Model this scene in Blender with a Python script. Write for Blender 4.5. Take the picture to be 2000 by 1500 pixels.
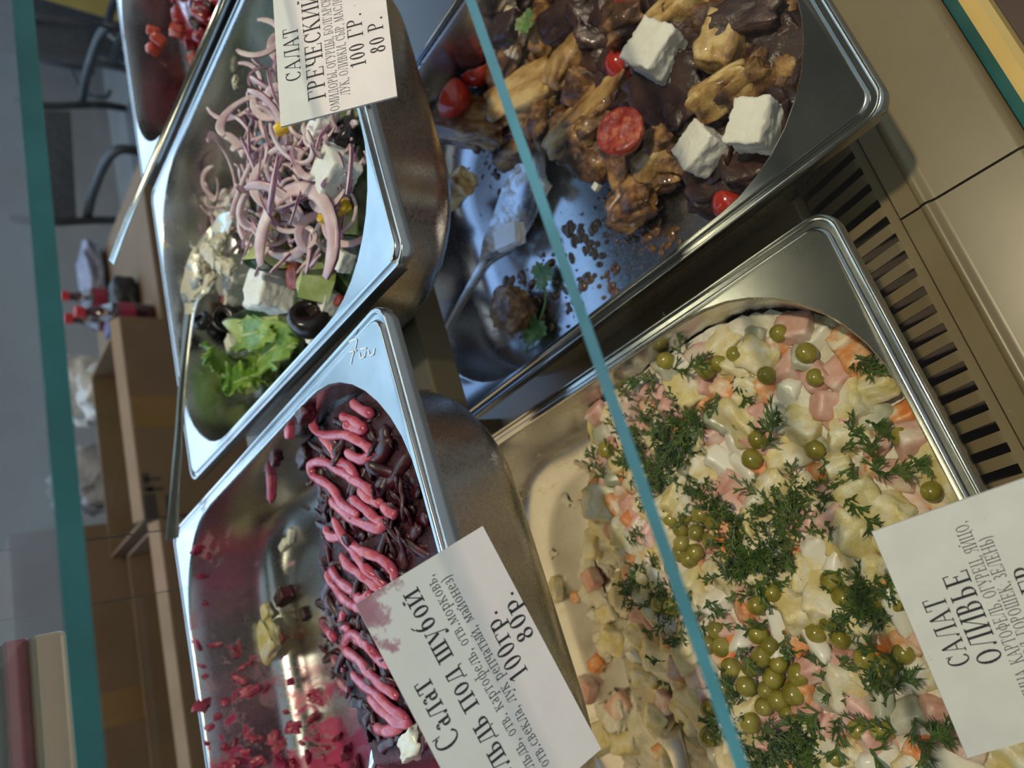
import bpy, bmesh, math, random
from mathutils import Vector, Matrix, noise, Euler

for o in list(bpy.data.objects): bpy.data.objects.remove(o)
SC = bpy.context.scene
COL = SC.collection
R = math.radians
random.seed(7)

# ------------------------------------------------------------------ camera
FPX, PITCH, YAW, CAM = 1420.0, R(41.4), R(25), Vector((0, 0, 1.2))
heading = Vector((math.sin(YAW), math.cos(YAW), 0))
FW = heading * math.cos(PITCH) + Vector((0, 0, -math.sin(PITCH)))
RP = Vector((math.cos(YAW), -math.sin(YAW), 0))
UP = RP.cross(FW)
RIGHT, TOP = -UP, RP                      # the phone was held upright, the picture lies on its side
cam = bpy.data.cameras.new('camera')
cam.sensor_width = 36; cam.lens = FPX / 2000 * 36
cam.clip_start = 0.01
cam.dof.use_dof = True; cam.dof.focus_distance = 0.305; cam.dof.aperture_fstop = 10.5
co = bpy.data.objects.new('camera', cam); COL.objects.link(co)
m = Matrix((RIGHT, TOP, -FW)).transposed().to_4x4(); m.translation = CAM
co.matrix_world = m
SC.camera = co

def ray(x, y): return FW * FPX + RIGHT * (x - 1000) + TOP * (750 - y)
def P(x, y, z):
    r = ray(x, y); return CAM + r * ((z - CAM.z) / r.z)
def PY(x, y, Y):
    r = ray(x, y); return CAM + r * (Y / r.y)
def PXM(x, y, z): return (P(x, y, z) - CAM).dot(FW) / FPX      # metres per pixel there
def pix(p):
    d = p - CAM; k = d.dot(FW); return 1000 + FPX * d.dot(RIGHT) / k, 750 - FPX * d.dot(TOP) / k

# ------------------------------------------------------------------ world, exposure
w = bpy.data.worlds.new('world'); SC.world = w; w.use_nodes = True
w.node_tree.nodes['Background'].inputs[0].default_value = (0.80, 0.90, 1.0, 1)
w.node_tree.nodes['Background'].inputs[1].default_value = 0.42
vs = SC.view_settings
vs.view_transform = 'Standard'; vs.look = 'None'; vs.gamma = 1; vs.use_curve_mapping = False
vs.exposure = 0.25
WINDOW_POWER, SKYLIGHT_POWER, LAMP_POWER = 3.4, 2.8, 7.0
LED_COOL, LED_WARM = 1.15, .8
SPOT_POWER = 32
TINT_SKY = (0.50, 0.70, 1.0, 1); TINT_LAMP = (1.0, 0.80, 0.56, 1)

# ------------------------------------------------------------------ helpers
def mesh(name, verts, faces, mats, mi=None, smooth=True, sharp=None):
    me = bpy.data.meshes.new(name)
    me.from_pydata([tuple(v) for v in verts], [], faces)
    for m_ in (mats if isinstance(mats, (list, tuple)) else [mats]): me.materials.append(m_)
    if mi: me.polygons.foreach_set('material_index', mi)
    if smooth: me.polygons.foreach_set('use_smooth', [True] * len(me.polygons))
    me.update()
    if smooth and sharp: me.set_sharp_from_angle(angle=R(sharp))
    return me
def ob(name, me, parent=None, loc=None, rot=None, scale=None, mw=None):
    o = bpy.data.objects.new(name, me); COL.objects.link(o)
    if parent: o.parent = parent
    if mw is not None: o.matrix_world = mw
    if loc is not None: o.location = loc
    if rot is not None: o.rotation_euler = rot
    if scale is not None: o.scale = (scale,) * 3 if isinstance(scale, (int, float)) else scale
    return o
def tag(o, label, cat, group=None, kind=None):
    o['label'] = label
    if cat: o['category'] = cat
    if group: o['group'] = group
    if kind: o['kind'] = kind
    return o
def struct(o): o['kind'] = 'structure'; return o
def thing(name, label, cat, loc=(0, 0, 0), rz=0, group=None):
    o = bpy.data.objects.new(name, None); o.empty_display_size = .02; COL.objects.link(o)
    o.location = loc; o.rotation_euler = (0, 0, rz)
    return tag(o, label, cat, group)
class MB:
    def __init__(s): s.v = []; s.f = []; s.m = []
    def add(s, vs_, fs, mi=0):
        n = len(s.v); s.v += [tuple(v) for v in vs_]; s.f += [tuple(i + n for i in f) for f in fs]
        s.m += mi if isinstance(mi, list) else [mi] * len(fs)
    def box(s, x0, x1, y0, y1, z0, z1, mi=0):
        s.add([(x, y, z) for z in (z0, z1) for y in (y0, y1) for x in (x0, x1)],
              [(0, 2, 3, 1), (4, 5, 7, 6), (0, 1, 5, 4), (2, 6, 7, 3), (0, 4, 6, 2), (1, 3, 7, 5)], mi)
    def build(s, name, mats, smooth=False, sharp=None): return mesh(name, s.v, s.f, mats, s.m, smooth, sharp)
def bevelled(me, wdt, seg=2):
    bm = bmesh.new(); bm.from_mesh(me)
    bmesh.ops.bevel(bm, geom=bm.edges[:], offset=wdt, segments=seg, affect='EDGES', profile=.5)
    bm.to_mesh(me); bm.free(); return me
def boxme(name, x0, x1, y0, y1, z0, z1, mat, bev=0):
    b = MB(); b.box(x0, x1, y0, y1, z0, z1); me = b.build(name, mat)
    return bevelled(me, bev) if bev else me
def nz(p, s=0.0): return noise.noise(Vector((p[0] + s * 1.7, p[1] - s * 2.3, p[2] + s * .9)))

# sweep of an elliptical section along a path; w = half width, h = half height
def sweep(path, w_, h_, up=None, n=8, power=2.0, closed_ends=True, outer_mi=None):
    N = len(path); V = []; F = []; M = []
    w_ = w_ if isinstance(w_, (list, tuple)) else [w_] * N
    h_ = h_ if isinstance(h_, (list, tuple)) else [h_] * N
    u = Vector(up) if up is not None else Vector((0, 0, 1))
    for i in range(N):
        t = (path[min(i + 1, N - 1)] - path[max(i - 1, 0)])
        t = t.normalized() if t.length > 1e-9 else Vector((1, 0, 0))
        sd = t.cross(u)
        sd = sd.normalized() if sd.length > 1e-6 else t.orthogonal().normalized()
        nn = sd.cross(t).normalized()
        for k in range(n):
            a = 2 * math.pi * (k + .5) / n; c, s = math.cos(a), math.sin(a)
            c = math.copysign(abs(c) ** (2 / power), c); s = math.copysign(abs(s) ** (2 / power), s)
            V.append(path[i] + sd * (c * w_[i]) + nn * (s * h_[i]))
    for i in range(N - 1):
        for k in range(n):
            F.append((i * n + k, i * n + (k + 1) % n, (i + 1) * n + (k + 1) % n, (i + 1) * n + k))
            a = 2 * math.pi * (k + 1) / n
            M.append(1 if outer_mi and math.cos(a) > .8 else 0)
    F.append(tuple(range(n - 1, -1, -1))); F.append(tuple((N - 1) * n + k for k in range(n))); M += [0, 0]
    return V, F, M
def smoothpath(pts, sub=6):
    out = []
    for i in range(len(pts) - 1):
        p0 = pts[max(i - 1, 0)]; p1 = pts[i]; p2 = pts[i + 1]; p3 = pts[min(i + 2, len(pts) - 1)]
        for k in range(sub):
            t = k / sub
            out.append(.5 * ((2 * p1) + (p2 - p0) * t + (2 * p0 - 5 * p1 + 4 * p2 - p3) * t * t + (3 * p1 - p0 - 3 * p2 + p3) * t ** 3))
    out.append(pts[-1]); return out

# an irregular rounded lump (food piece), local origin in its centre
def chunk(name, sx, sy, sz, mats, bev=.25, amp=.08, freq=1.6, seed=0, n=5, skin=None, taper=0.0, fine=0.0):
    idx = {}; V = []; F = []; M = []
    def vid(i, j, k):
        key = (i, j, k)
        if key not in idx:
            p = Vector((2 * i / n - 1, 2 * j / n - 1, 2 * k / n - 1))
            q = Vector([max(-(1 - bev), min(1 - bev, c)) for c in p]); d = p - q
            if d.length > 1e-9: p = q + d.normalized() * bev
            p += Vector((nz(p * freq, seed), nz(p * freq, seed + 11), nz(p * freq, seed + 23))) * amp
            if fine: p += p.normalized() * nz(p * freq * 4, seed + 5) * fine
            k_ = 1 - taper * (p.z * .5 + .5)
            idx[key] = len(V); V.append((p.x * sx / 2 * k_, p.y * sy / 2 * k_, p.z * sz / 2))
        return idx[key]
    for ax in range(3):
        for side in (0, n):
            for a in range(n):
                for b in range(n):
                    q = []
                    for (da, db) in ((0, 0), (1, 0), (1, 1), (0, 1)):
                        c = [0, 0, 0]; c[ax] = side; c[(ax + 1) % 3] = a + da; c[(ax + 2) % 3] = b + db; q.append(vid(*c))
                    F.append(tuple(q) if side else tuple(reversed(q)))
                    M.append(1 if skin and (ax, side) == (2, n) else 0)
    return mesh(name, V, F, mats, M)

# ------------------------------------------------------------------ materials
def nodes_of(name):
    m_ = bpy.data.materials.new(name); m_.use_nodes = True; nt = m_.node_tree
    return m_, nt, nt.nodes['Principled BSDF']
def N(nt, t, **kw):
    n = nt.nodes.new(t)
    for k, v in kw.items(): setattr(n, k, v)
    return n
def ramp(nt, fac, stops, interp='LINEAR'):
    r = N(nt, 'ShaderNodeValToRGB'); r.color_ramp.interpolation = interp; e = r.color_ramp.elements
    while len(e) > 1: e.remove(e[-1])
    e[0].position = stops[0][0]; e[0].color = tuple(stops[0][1]) + (1,)
    for p, c in stops[1:]:
        q = e.new(p); q.color = tuple(c) + (1,)
    nt.links.new(fac, r.inputs[0]); return r.outputs[0]
def grey(v): return (v, v, v)
def coords(nt, kind='Object'):
    tc = N(nt, 'ShaderNodeTexCoord'); return tc.outputs[kind]
def noise_n(nt, vec, scale, detail=4, rough=.6, rnd=True, dist=0.0):
    n = N(nt, 'ShaderNodeTexNoise', noise_dimensions='4D')
    n.inputs['Scale'].default_value = scale; n.inputs['Detail'].default_value = detail
    n.inputs['Roughness'].default_value = rough; n.inputs['Distortion'].default_value = dist
    nt.links.new(vec, n.inputs['Vector'])
    if rnd:
        oi = N(nt, 'ShaderNodeObjectInfo'); mu = N(nt, 'ShaderNodeMath', operation='MULTIPLY'); mu.inputs[1].default_value = 37
        nt.links.new(oi.outputs['Random'], mu.inputs[0]); nt.links.new(mu.outputs[0], n.inputs['W'])
    return n.outputs['Fac']
def mixc(nt, fac, a, b):
    mx = N(nt, 'ShaderNodeMix', data_type='RGBA')
    for s, v in ((0, fac), (6, a), (7, b)):
        if isinstance(v, (tuple, list)): mx.inputs[s].default_value = tuple(v) + (1,) if len(v) == 3 else v
        elif isinstance(v, (int, float)): mx.inputs[s].default_value = v
        else: nt.links.new(v, mx.inputs[s])
    return mx.outputs[2]
def bump(nt, b, h, st, dist=.002):
    bn = N(nt, 'ShaderNodeBump'); bn.inputs['Strength'].default_value = st; bn.inputs['Distance'].default_value = dist
    nt.links.new(h, bn.inputs['Height']); nt.links.new(bn.outputs[0], b.inputs['Normal'])
# food and paint: noise through a colour ramp, a second speckle layer, bump
def pm(name, stops, scale=120, rough=.45, bst=.25, bscale=None, metallic=0, sss=0, speck=None, coat=0, spec=.5, trans=0, bdist=.001):
    m_, nt, b = nodes_of(name); c = coords(nt)
    f = noise_n(nt, c, scale)
    if len(stops) == 1: b.inputs['Base Color'].default_value = tuple(stops[0]) + (1,); col = None
    else:
        lo, hi = .38, .62
        col = ramp(nt, f, [(lo + (hi - lo) * i / (len(stops) - 1), s) for i, s in enumerate(stops)])
    if speck:
        sc_, th, sc_col = speck
        f2 = noise_n(nt, c, sc_, 2)
        fac = ramp(nt, f2, [(th, grey(0)), (min(th + .05, .99), grey(1))])
        col = mixc(nt, fac, col if col is not None else stops[0], sc_col)
    if col is not None: nt.links.new(col, b.inputs['Base Color'])
    b.inputs['Roughness'].default_value = rough; b.inputs['Metallic'].default_value = metallic
    b.inputs['Specular IOR Level'].default_value = spec
    if coat: b.inputs['Coat Weight'].default_value = coat; b.inputs['Coat Roughness'].default_value = .08
    if sss:
        b.inputs['Subsurface Weight'].default_value = sss; b.inputs['Subsurface Radius'].default_value = (.004, .003, .002)
        b.inputs['Subsurface Scale'].default_value = .6
    if trans: b.inputs['Transmission Weight'].default_value = trans
    if bst: bump(nt, b, noise_n(nt, c, bscale or scale * 2, 5), bst, bdist)
    return m_
# pressed steel; smears = list of (colour, scale, threshold, stretch(x,y,z), (axis, from, to) mask, roughness, soft)
def steel(name, base=.60, rough=.24, smears=(), brushed=(1, 1, 1), scr=.35, rvar=.4):
    m_, nt, b = nodes_of(name); c = coords(nt)
    mp = N(nt, 'ShaderNodeMapping'); mp.inputs['Scale'].default_value = brushed; nt.links.new(c, mp.inputs[0])
    f = noise_n(nt, mp.outputs[0], 900, 5, .6); g = noise_n(nt, c, 26, 4)
    col = ramp(nt, g, [(.3, grey(base * .74)), (.7, (base, base * .985, base * .96))])
    ro = ramp(nt, f, [(.3, grey(rough * (1 - .6 * rvar))), (.7, grey(rough * (1 + rvar)))])
    met = None
    for (sc_col, scl, th, stre, mask, ro2, soft) in smears:
        mp2 = N(nt, 'ShaderNodeMapping'); mp2.inputs['Scale'].default_value = stre; nt.links.new(c, mp2.inputs[0])
        fac = noise_n(nt, mp2.outputs[0], scl, 6, .62, dist=.6)
        if mask:
            sp = N(nt, 'ShaderNodeSeparateXYZ'); nt.links.new(c, sp.inputs[0])
            mr = N(nt, 'ShaderNodeMapRange'); mr.inputs[1].default_value = mask[1]; mr.inputs[2].default_value = mask[2]
            mr.inputs[3].default_value = -.22; mr.inputs[4].default_value = .06
            nt.links.new(sp.outputs[mask[0]], mr.inputs[0])
            ad = N(nt, 'ShaderNodeMath', operation='ADD'); nt.links.new(fac, ad.inputs[0]); nt.links.new(mr.outputs[0], ad.inputs[1]); fac = ad.outputs[0]
        fac = ramp(nt, fac, [(th, grey(0)), (th + soft, grey(1))])
        col = mixc(nt, fac, col, sc_col); ro = mixc(nt, fac, ro, grey(ro2))
        if met is None: met = mixc(nt, fac, grey(1), grey(0))
        else: met = mixc(nt, fac, met, grey(0))
    nt.links.new(col, b.inputs['Base Color']); nt.links.new(ro, b.inputs['Roughness'])
    b.inputs['Metallic'].default_value = 1
    if met is not None: nt.links.new(met, b.inputs['Metallic'])
    if scr: bump(nt, b, f, scr * .12, .0002)
    return m_
def emit(name, col, power):
    m_ = bpy.data.materials.new(name); m_.use_nodes = True; nt = m_.node_tree
    nt.nodes.remove(nt.nodes['Principled BSDF']); e = N(nt, 'ShaderNodeEmission')
    e.inputs[0].default_value = col; e.inputs[1].default_value = power
    nt.links.new(e.outputs[0], nt.nodes['Material Output'].inputs[0]); return m_
def pane(name, tint=(.93, .98, .96), refl=1.0):
    m_ = bpy.data.materials.new(name); m_.use_nodes = True; nt = m_.node_tree
    nt.nodes.remove(nt.nodes['Principled BSDF'])
    t = N(nt, 'ShaderNodeBsdfTransparent'); t.inputs[0].default_value = tuple(tint) + (1,)
    g = N(nt, 'ShaderNodeBsdfGlossy'); g.inputs['Roughness'].default_value = .02
    lw = N(nt, 'ShaderNodeLayerWeight'); lw.inputs[0].default_value = .5
    pw = N(nt, 'ShaderNodeMath', operation='POWER'); pw.inputs[1].default_value = 5; nt.links.new(lw.outputs['Facing'], pw.inputs[0])
    mu = N(nt, 'ShaderNodeMath', operation='MULTIPLY_ADD'); mu.inputs[1].default_value = .9 * refl; mu.inputs[2].default_value = .03 * refl; nt.links.new(pw.outputs[0], mu.inputs[0])
    mx = N(nt, 'ShaderNodeMixShader'); nt.links.new(mu.outputs[0], mx.inputs[0]); nt.links.new(t.outputs[0], mx.inputs[1]); nt.links.new(g.outputs[0], mx.inputs[2])
    nt.links.new(mx.outputs[0], nt.nodes['Material Output'].inputs[0]); return m_

M = {}
M['wall'] = pm('grey_wall_paint', [(.235, .225, .215), (.275, .265, .255)], 3, .7, .05)
M['floor'] = pm('grey_floor', [(.20, .20, .20), (.27, .265, .26)], 2, .5, .05)
M['ceiling'] = pm('brown_ceiling', [(.11, .085, .065), (.14, .11, .085)], 2, .8, .05)
M['deck'] = pm('beige_painted_steel', [(.175, .132, .068), (.215, .165, .09)], 9, .34, .05, 60, speck=(160, .72, (.33, .27, .18)))
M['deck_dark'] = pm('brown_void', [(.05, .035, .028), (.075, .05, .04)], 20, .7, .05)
M['gold'] = pm('gold_trim', [(.50, .36, .09), (.58, .43, .13)], 8, .42, .02, coat=.2)
M['brown'] = pm('dark_brown_front', [(.035, .02, .015), (.05, .03, .022)], 30, .55, .1)
M['rim'] = steel('steel_rim', .48, .17, scr=0, rvar=.12)
M['steel'] = steel('spoon_steel', .66, .16)
M['pane'] = pane('clear_glass', (.955, .975, .955), .25)
M['pane_top'] = pane('top_glass', (.90, .97, .95))
M['edge'] = pm('teal_glass_edge', [(.006, .070, .070), (.012, .115, .118), (.03, .18, .20)], 9, .3, 0, coat=.1)
M['edge_dark'] = pm('dark_glass_edge', [(.03, .035, .05), (.05, .055, .07)], 20, .3, 0)
M['paper'] = pm('white_card', [(.74, .735, .72), (.80, .795, .78)], 60, .42, .06, 400, speck=(420, .70, (.62, .61, .58)))
M['paper_back'] = pm('card_edge', [(.55, .54, .52)], 60, .5, 0)
M['ink'] = pm('black_ink', [(.025, .025, .03)], 60, .6, 0)
M['clip'] = pm('clear_plastic_clip', [(.7, .72, .72)], 60, .2, 0, trans=.8)

# ------------------------------------------------------------------ room shell and light
RX0, RX1, RY1, RH = -4.0, 7.0, 4.2, 3.3
def plane(name, pts, mat): return struct(ob(name, mesh(name, pts, [(0, 1, 2, 3)], mat, smooth=False)))
b = MB(); b.box(RX0, RX1, -2.6, RY1, -.1, 0); struct(ob('floor', b.build('floor', M['floor'])))
WZ0, WZ1 = 2.0, 3.15                                         # window in the back wall
b = MB(); b.box(RX0, RX1, RY1, RY1 + .12, 0, WZ0); b.box(RX0, RX1, RY1, RY1 + .12, WZ1, RH)
b.box(RX0, -3, RY1, RY1 + .12, WZ0, WZ1); b.box(6.6, RX1, RY1, RY1 + .12, WZ0, WZ1)
struct(ob('wall_back', b.build('wall_back', M['wall'])))
b = MB(); b.box(RX0 - .12, RX0, -2.6, RY1 + .12, 0, RH); struct(ob('wall_left', b.build('wall_left', M['wall'])))
b = MB(); b.box(RX1, RX1 + .12, -2.6, RY1 + .12, 0, RH); struct(ob('wall_right', b.build('wall_right', M['wall'])))
CEIL_Y = -.2
SX0, SX1, SY0, SY1 = -2.2, 6.4, 2.15, 4.0                    # skylight in the ceiling
b = MB(); b.box(RX0, RX1, CEIL_Y, SY0, RH, RH + .1); b.box(RX0, RX1, SY1, RY1, RH, RH + .1)
b.box(RX0, SX0, SY0, SY1, RH, RH + .1); b.box(SX1, RX1, SY0, SY1, RH, RH + .1)
struct(ob('ceiling', b.build('ceiling', M['ceiling'])))
M['day'] = emit('daylight_window', TINT_SKY, WINDOW_POWER); M['sky'] = emit('daylight_skylight', TINT_SKY, SKYLIGHT_POWER)
M['lamp'] = emit('warm_lamp', TINT_LAMP, LAMP_POWER)
wn = struct(ob('window_1', boxme('window_1', -3, 6.6, RY1 + .06, RY1 + .08, WZ0, WZ1, M['day'])))
for x in (-3, -.6, 1.8, 4.2, 6.55): ob('window_frame', boxme('window_frame', x, x + .06, RY1 + .02, RY1 + .1, WZ0, WZ1, M['wall']), wn)
wn = struct(ob('window_2', boxme('window_2', SX0, SX1, SY0, SY1, RH + .05, RH + .07, M['sky'])))
for x in (SX0, 0, 2.1, 4.2, SX1 - .06): ob('window_frame', boxme('window_frame', x, x + .06, SY0, SY1, RH, RH + .09, M['wall']), wn)
for k, (x0, n_) in enumerate(((-.9, 'left'), (.75, 'middle'), (2.4, 'right'))):
    t = thing('ceiling_lamp', f'warm strip lamp on the ceiling above the counter, {n_} one', 'lamp', (x0 + .6, 1.55, RH - .06), group='ceiling strip lamps')
    ob('housing', boxme('housing', -.62, .62, -.16, .16, .03, .06, M['wall']), t)
    ob('diffuser', boxme('diffuser', -.6, .6, -.14, .14, 0, .03, M['lamp']), t)

# warm spot lamp over the customer side
t = thing('spot_lamp', 'small warm spot lamp above the front of the counter', 'lamp', (.35, -.45, 2.9))
ob('shade', mesh('shade', *[(lambda V, F, mi: (V, F))(*sweep([Vector((0, 0, .02)), Vector((0, 0, .16))], [.075, .04], [.075, .04], up=(0, 1, 0), n=20))][0], M['brown'], sharp=40), t)
ld = bpy.data.lights.new('spot_bulb', 'AREA'); ld.shape = 'DISK'; ld.size = .12; ld.energy = SPOT_POWER; ld.color = (1.0, .80, .58)
lo = bpy.data.objects.new('spot_bulb', ld); COL.objects.link(lo); lo.parent = t; lo.location = (0, 0, .015); lo.rotation_euler = (R(-10), 0, 0)
# ------------------------------------------------------------------ the display case
CX0, CX1, DZ = -1.0, 1.5, .835
case = thing('display_case', 'beige refrigerated salad counter with slotted air grille and gold front trim', 'counter', (0, 0, 0))
SHADOW_GAP = .128  # thin shadow line of a glass edge, cut into the deck as a gap
def profile(name, pts, x0, x1, mat, close=True, bev=None):     # (y,z) outline extruded along x
    n = len(pts); V = [(x, y, z) for x in (x0, x1) for (y, z) in pts]
    F = [(i, (i + 1) % n, n + (i + 1) % n, n + i) for i in range(n)] + [tuple(range(n - 1, -1, -1)), tuple(range(n, 2 * n))]
    return mesh(name, V, F, mat, smooth=True, sharp=35)
def arc(cy, cz, r, a0, a1, n=6): return [(cy + r * math.cos(R(a0 + (a1 - a0) * i / n)), cz + r * math.sin(R(a0 + (a1 - a0) * i / n))) for i in range(n + 1)]
deck_pts = [(.034, DZ - .03), (.034, DZ - .004), (.0365, DZ - .001), (.039, DZ)] + [(.0735, DZ)] + arc(.0785, DZ - .0008, .0030, 150, 30) + [(.0905, DZ), (.0905, DZ - .03)]
for x0, x1 in ((CX0, SHADOW_GAP - .0006), (SHADOW_GAP + .0006, CX1)): ob('deck_panel', profile('deck_panel', deck_pts, x0, x1, M['deck']), case)
ob('grille_edge', profile('grille_edge', [(.0915, DZ - .02), (.0915, DZ - .0019), (.0958, DZ - .0019), (.0958, DZ - .02)], CX0, CX1, M['deck']), case)
top = [(.0958, DZ - .0017)] + [(.0958 + .006 * math.sin(R(a)), DZ - .0017 - .006 * (1 - math.cos(R(a)))) for a in (8, 16, 24)]
end = (.1305, top[-1][1] - (.1305 - top[-1][0]) * .34)
outl = top + [end]; slat_pts = outl + [(y, z - .0012) for y, z in reversed(outl)]
slat_me = profile('slat', slat_pts, -.00265, .00265, M['deck'])
for k in range(-17, 33): ob('slat', slat_me, case, (.0101 + .00973 * k, 0, 0))
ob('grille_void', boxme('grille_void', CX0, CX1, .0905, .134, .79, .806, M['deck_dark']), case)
ob('tray', boxme('tray', CX0, CX1, .131, .66, .80, .8338, M['deck'], .001), case)
ob('gold_trim', profile('gold_trim', [(.0205, .74), (.0205, DZ - .004), (.0235, DZ), (.0298, DZ), (.0303, DZ - .02), (.0303, .74)], CX0, CX1, M['gold']), case)
ob('front_panel', boxme('front_panel', CX0, CX1, -.004, .0203, .05, .8, M['brown']), case)
ob('glass_channel', profile('glass_channel', [(.0304, .80), (.0304, DZ - .003), (.0338, DZ - .003), (.0338, .80)], CX0, CX1, M['edge_dark']), case)
ob('cabinet_body', boxme('cabinet_body', CX0, CX1, .035, .66, .05, .79, M['brown']), case)
# front pane leaning back over the salads, its polished top edge shows teal
def glass_slab(name, p0, p1, th, x0, x1, mats, both=False):     # slab between two (y,z) points, thickness towards +normal
    d = Vector((0, p1[0] - p0[0], p1[1] - p0[1])).normalized(); n_ = Vector((0, -d.z, d.y))
    q = [Vector((0,) + p0), Vector((0,) + p1), Vector((0,) + p1) + n_ * th, Vector((0,) + p0) + n_ * th]
    V = [Vector((x, v.y, v.z)) for x in (x0, x1) for v in q]
    F = [(0, 1, 5, 4), (1, 2, 6, 5), (2, 3, 7, 6), (3, 0, 4, 7), (3, 2, 1, 0), (4, 5, 6, 7)]
    return mesh(name, V, F, mats, [0, 1, 0, 1, 1, 1], smooth=False)
e = PY(1172, 750, .105)
ob('front_glass', glass_slab('front_glass', (.0335, DZ), (e.y, e.z), .0048, CX0, CX1, [M['pane'], M['edge']]), case)
e = PY(106, 750, .17)
ob('top_glass', glass_slab('top_glass', (e.y, e.z - .003), (.66, e.z - .003), .0050, CX0, CX1, [M['pane_top'], M['edge']]), case)
# rear sliding doors: their upright edges show as thin dark lines
for px, py, y, L in ((250, 1046, .625, .55), (255, 1168, .612, -.55)):
    x = PY(px, py, y).x
    ob('rear_glass_door', glass_slab('rear_glass_door', (y, .84), (y, 1.165), .004, min(x, x + L), max(x, x + L), [M['pane'], M['edge_dark']]), case)
for x in (CX0, CX1 - .02): ob('side_panel', boxme('side_panel', x, x + .02, .036, .66, .79, 1.16, M['deck']), case)
# upper shelf under the rear row
SHZ = .9508
M['shelf'] = pm('olive_brown_shelf', [(.075, .058, .03), (.10, .08, .042)], 12, .5, .05)
ob('shelf', boxme('shelf', CX0 + .03, CX1 - .03, .32, .60, SHZ - .022, SHZ, M['shelf'], .0015), case)
M['led_cool'] = emit('cool_led', (.30, .53, 1.0, 1), LED_COOL); M['led_warm'] = emit('warm_led', (1.0, .78, .42, 1), LED_WARM)
ob('shelf_light', boxme('shelf_light', .17, .95, .33, .585, SHZ - .0262, SHZ - .022, M['led_cool']), case)
ob('shelf_light', boxme('shelf_light', -.58, .135, .33, .585, SHZ - .0262, SHZ - .022, M['led_warm']), case)
for x in (-.6, .145, .96, 1.2): ob('shelf_bracket', boxme('shelf_bracket', x, x + .012, .40, .60, .8338, SHZ - .022, M['deck']), case)
ob('shelf_board', boxme('shelf_board', -.18, .148, .325, .555, SHZ, .9688, M['shelf']), case)

# ------------------------------------------------------------------ gastronorm pans
HA, HB, RO = .1325, .1625, .075
def rr(a, b_, r, K=10, S=6):
    pts = []
    cs = [(a - r, b_ - r, 0), (-(a - r), b_ - r, 90), (-(a - r), -(b_ - r), 180), (a - r, -(b_ - r), 270)]
    for i, (cx, cy, a0) in enumerate(cs):
        for k in range(K + 1):
            t = R(a0 + 90 * k / K); pts.append((cx + r * math.cos(t), cy + r * math.sin(t)))
        nx = cs[(i + 1) % 4]; p0 = pts[-1]; t = R(nx[2]); p1 = (nx[0] + r * math.cos(t), nx[1] + r * math.sin(t))
        for k in range(1, S): pts.append((p0[0] + (p1[0] - p0[0]) * k / S, p0[1] + (p1[1] - p0[1]) * k / S))
    return pts
def loft(name, loops, mat, cap=False, sharp=40):
    V = []; F = []
    for (ins, r, z) in loops: V += [(x, y, z) for x, y in rr(HA - ins, HB - ins, r)]
    n = len(V) // len(loops)
    for i in range(len(loops) - 1):
        for k in range(n): F.append((i * n + k, i * n + (k + 1) % n, (i + 1) * n + (k + 1) % n, (i + 1) * n + k))
    if cap: F.append(tuple((len(loops) - 1) * n + k for k in range(n)))
    return mesh(name, V, F, mat, sharp=sharp)
DEPTH = .065
rim_loops = [(0, .010, -.0065), (0, .010, -.001), (.0005, .0098, -.0002), (.0012, .0095, 0), (.0020, .009, -.0003), (.0026, .0085, -.0016), (.0044, .008, -.0017),
             (.0050, .0078, -.0004), (.0056, .0076, 0), (.0062, .0074, 0), (.0078, RO, -.0002)]
bas = [(.0078, RO, -.0002), (.0085, RO - .0007, -.0008), (.0089, RO - .001, -.0025), (.0100, RO - .002, -.012), (.0125, RO - .004, -.043)]
for k in range(1, 8):
    a = R(90 * k / 7); bas.append((.0125 + .022 * (1 - math.cos(a)), RO - .004 - .014 * (1 - math.cos(a)), -.043 - (DEPTH - .043) * math.sin(a)))
for k in range(1, 6): bas.append((.0345 + .085 * k / 5, (RO - .018) * (1 - k / 5.4), -DEPTH))
rim_me = loft('rim', rim_loops, M['rim'])
outer_me = loft('outer_wall', [(i - .0009, r + .0009, z - (.0009 if z < -.003 else .0002)) for i, r, z in bas[1:12]], steel('outer_steel', .55, .26, scr=.1), cap=True)
class Pan: pass
PANS = {}
def make_pan(key, label, corner, cpos, rot, z, smears, base=.60):
    p = Pan(); p.rot = R(rot); p.z = z
    sx, sy = {'fr': (HA, -HB), 'fl': (-HA, -HB), 'bl': (-HA, HB)}[corner]
    c, s = math.cos(p.rot), math.sin(p.rot)
    p.cx = cpos[0] - (sx * c - sy * s); p.cy = cpos[1] - (sx * s + sy * c)
    p.o = thing('gastronorm_pan', label, 'food pan', (p.cx, p.cy, z), p.rot)
    ob('rim', rim_me, p.o)
    ob('basin', loft('basin', bas, steel(key + '_basin_steel', base, .22, smears), cap=True), p.o)
    ob('outer_wall', outer_me, p.o)
    p.loc = lambda q: ((q[0] - p.cx) * c + (q[1] - p.cy) * s, -(q[0] - p.cx) * s + (q[1] - p.cy) * c)
    p.wld = lambda u, v, h=0: Vector((p.cx + u * c - v * s, p.cy + u * s + v * c, p.z + h))
    PANS[key] = p; return p
def inside(u, v, d):            # is (u,v) inside the basin at depth d below the rim, returns wall clearance
    ins = .0090 + .0035 * min(1, d / .043) if d < .043 else .0125 + .022 * (1 - math.sqrt(max(0, 1 - ((d - .043) / (DEPTH - .043)) ** 2))) if d < DEPTH else .0345
    r = RO - .004; a, b_ = HA - ins, HB - ins
    qx, qy = abs(u) - (a - r), abs(v) - (b_ - r)
    return -(math.hypot(max(qx, 0), max(qy, 0)) + min(max(qx, qy), 0) - r)
CREAM = (.72, .62, .42); PINK = (.42, .045, .12); WINE = (.20, .012, .035)
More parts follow.
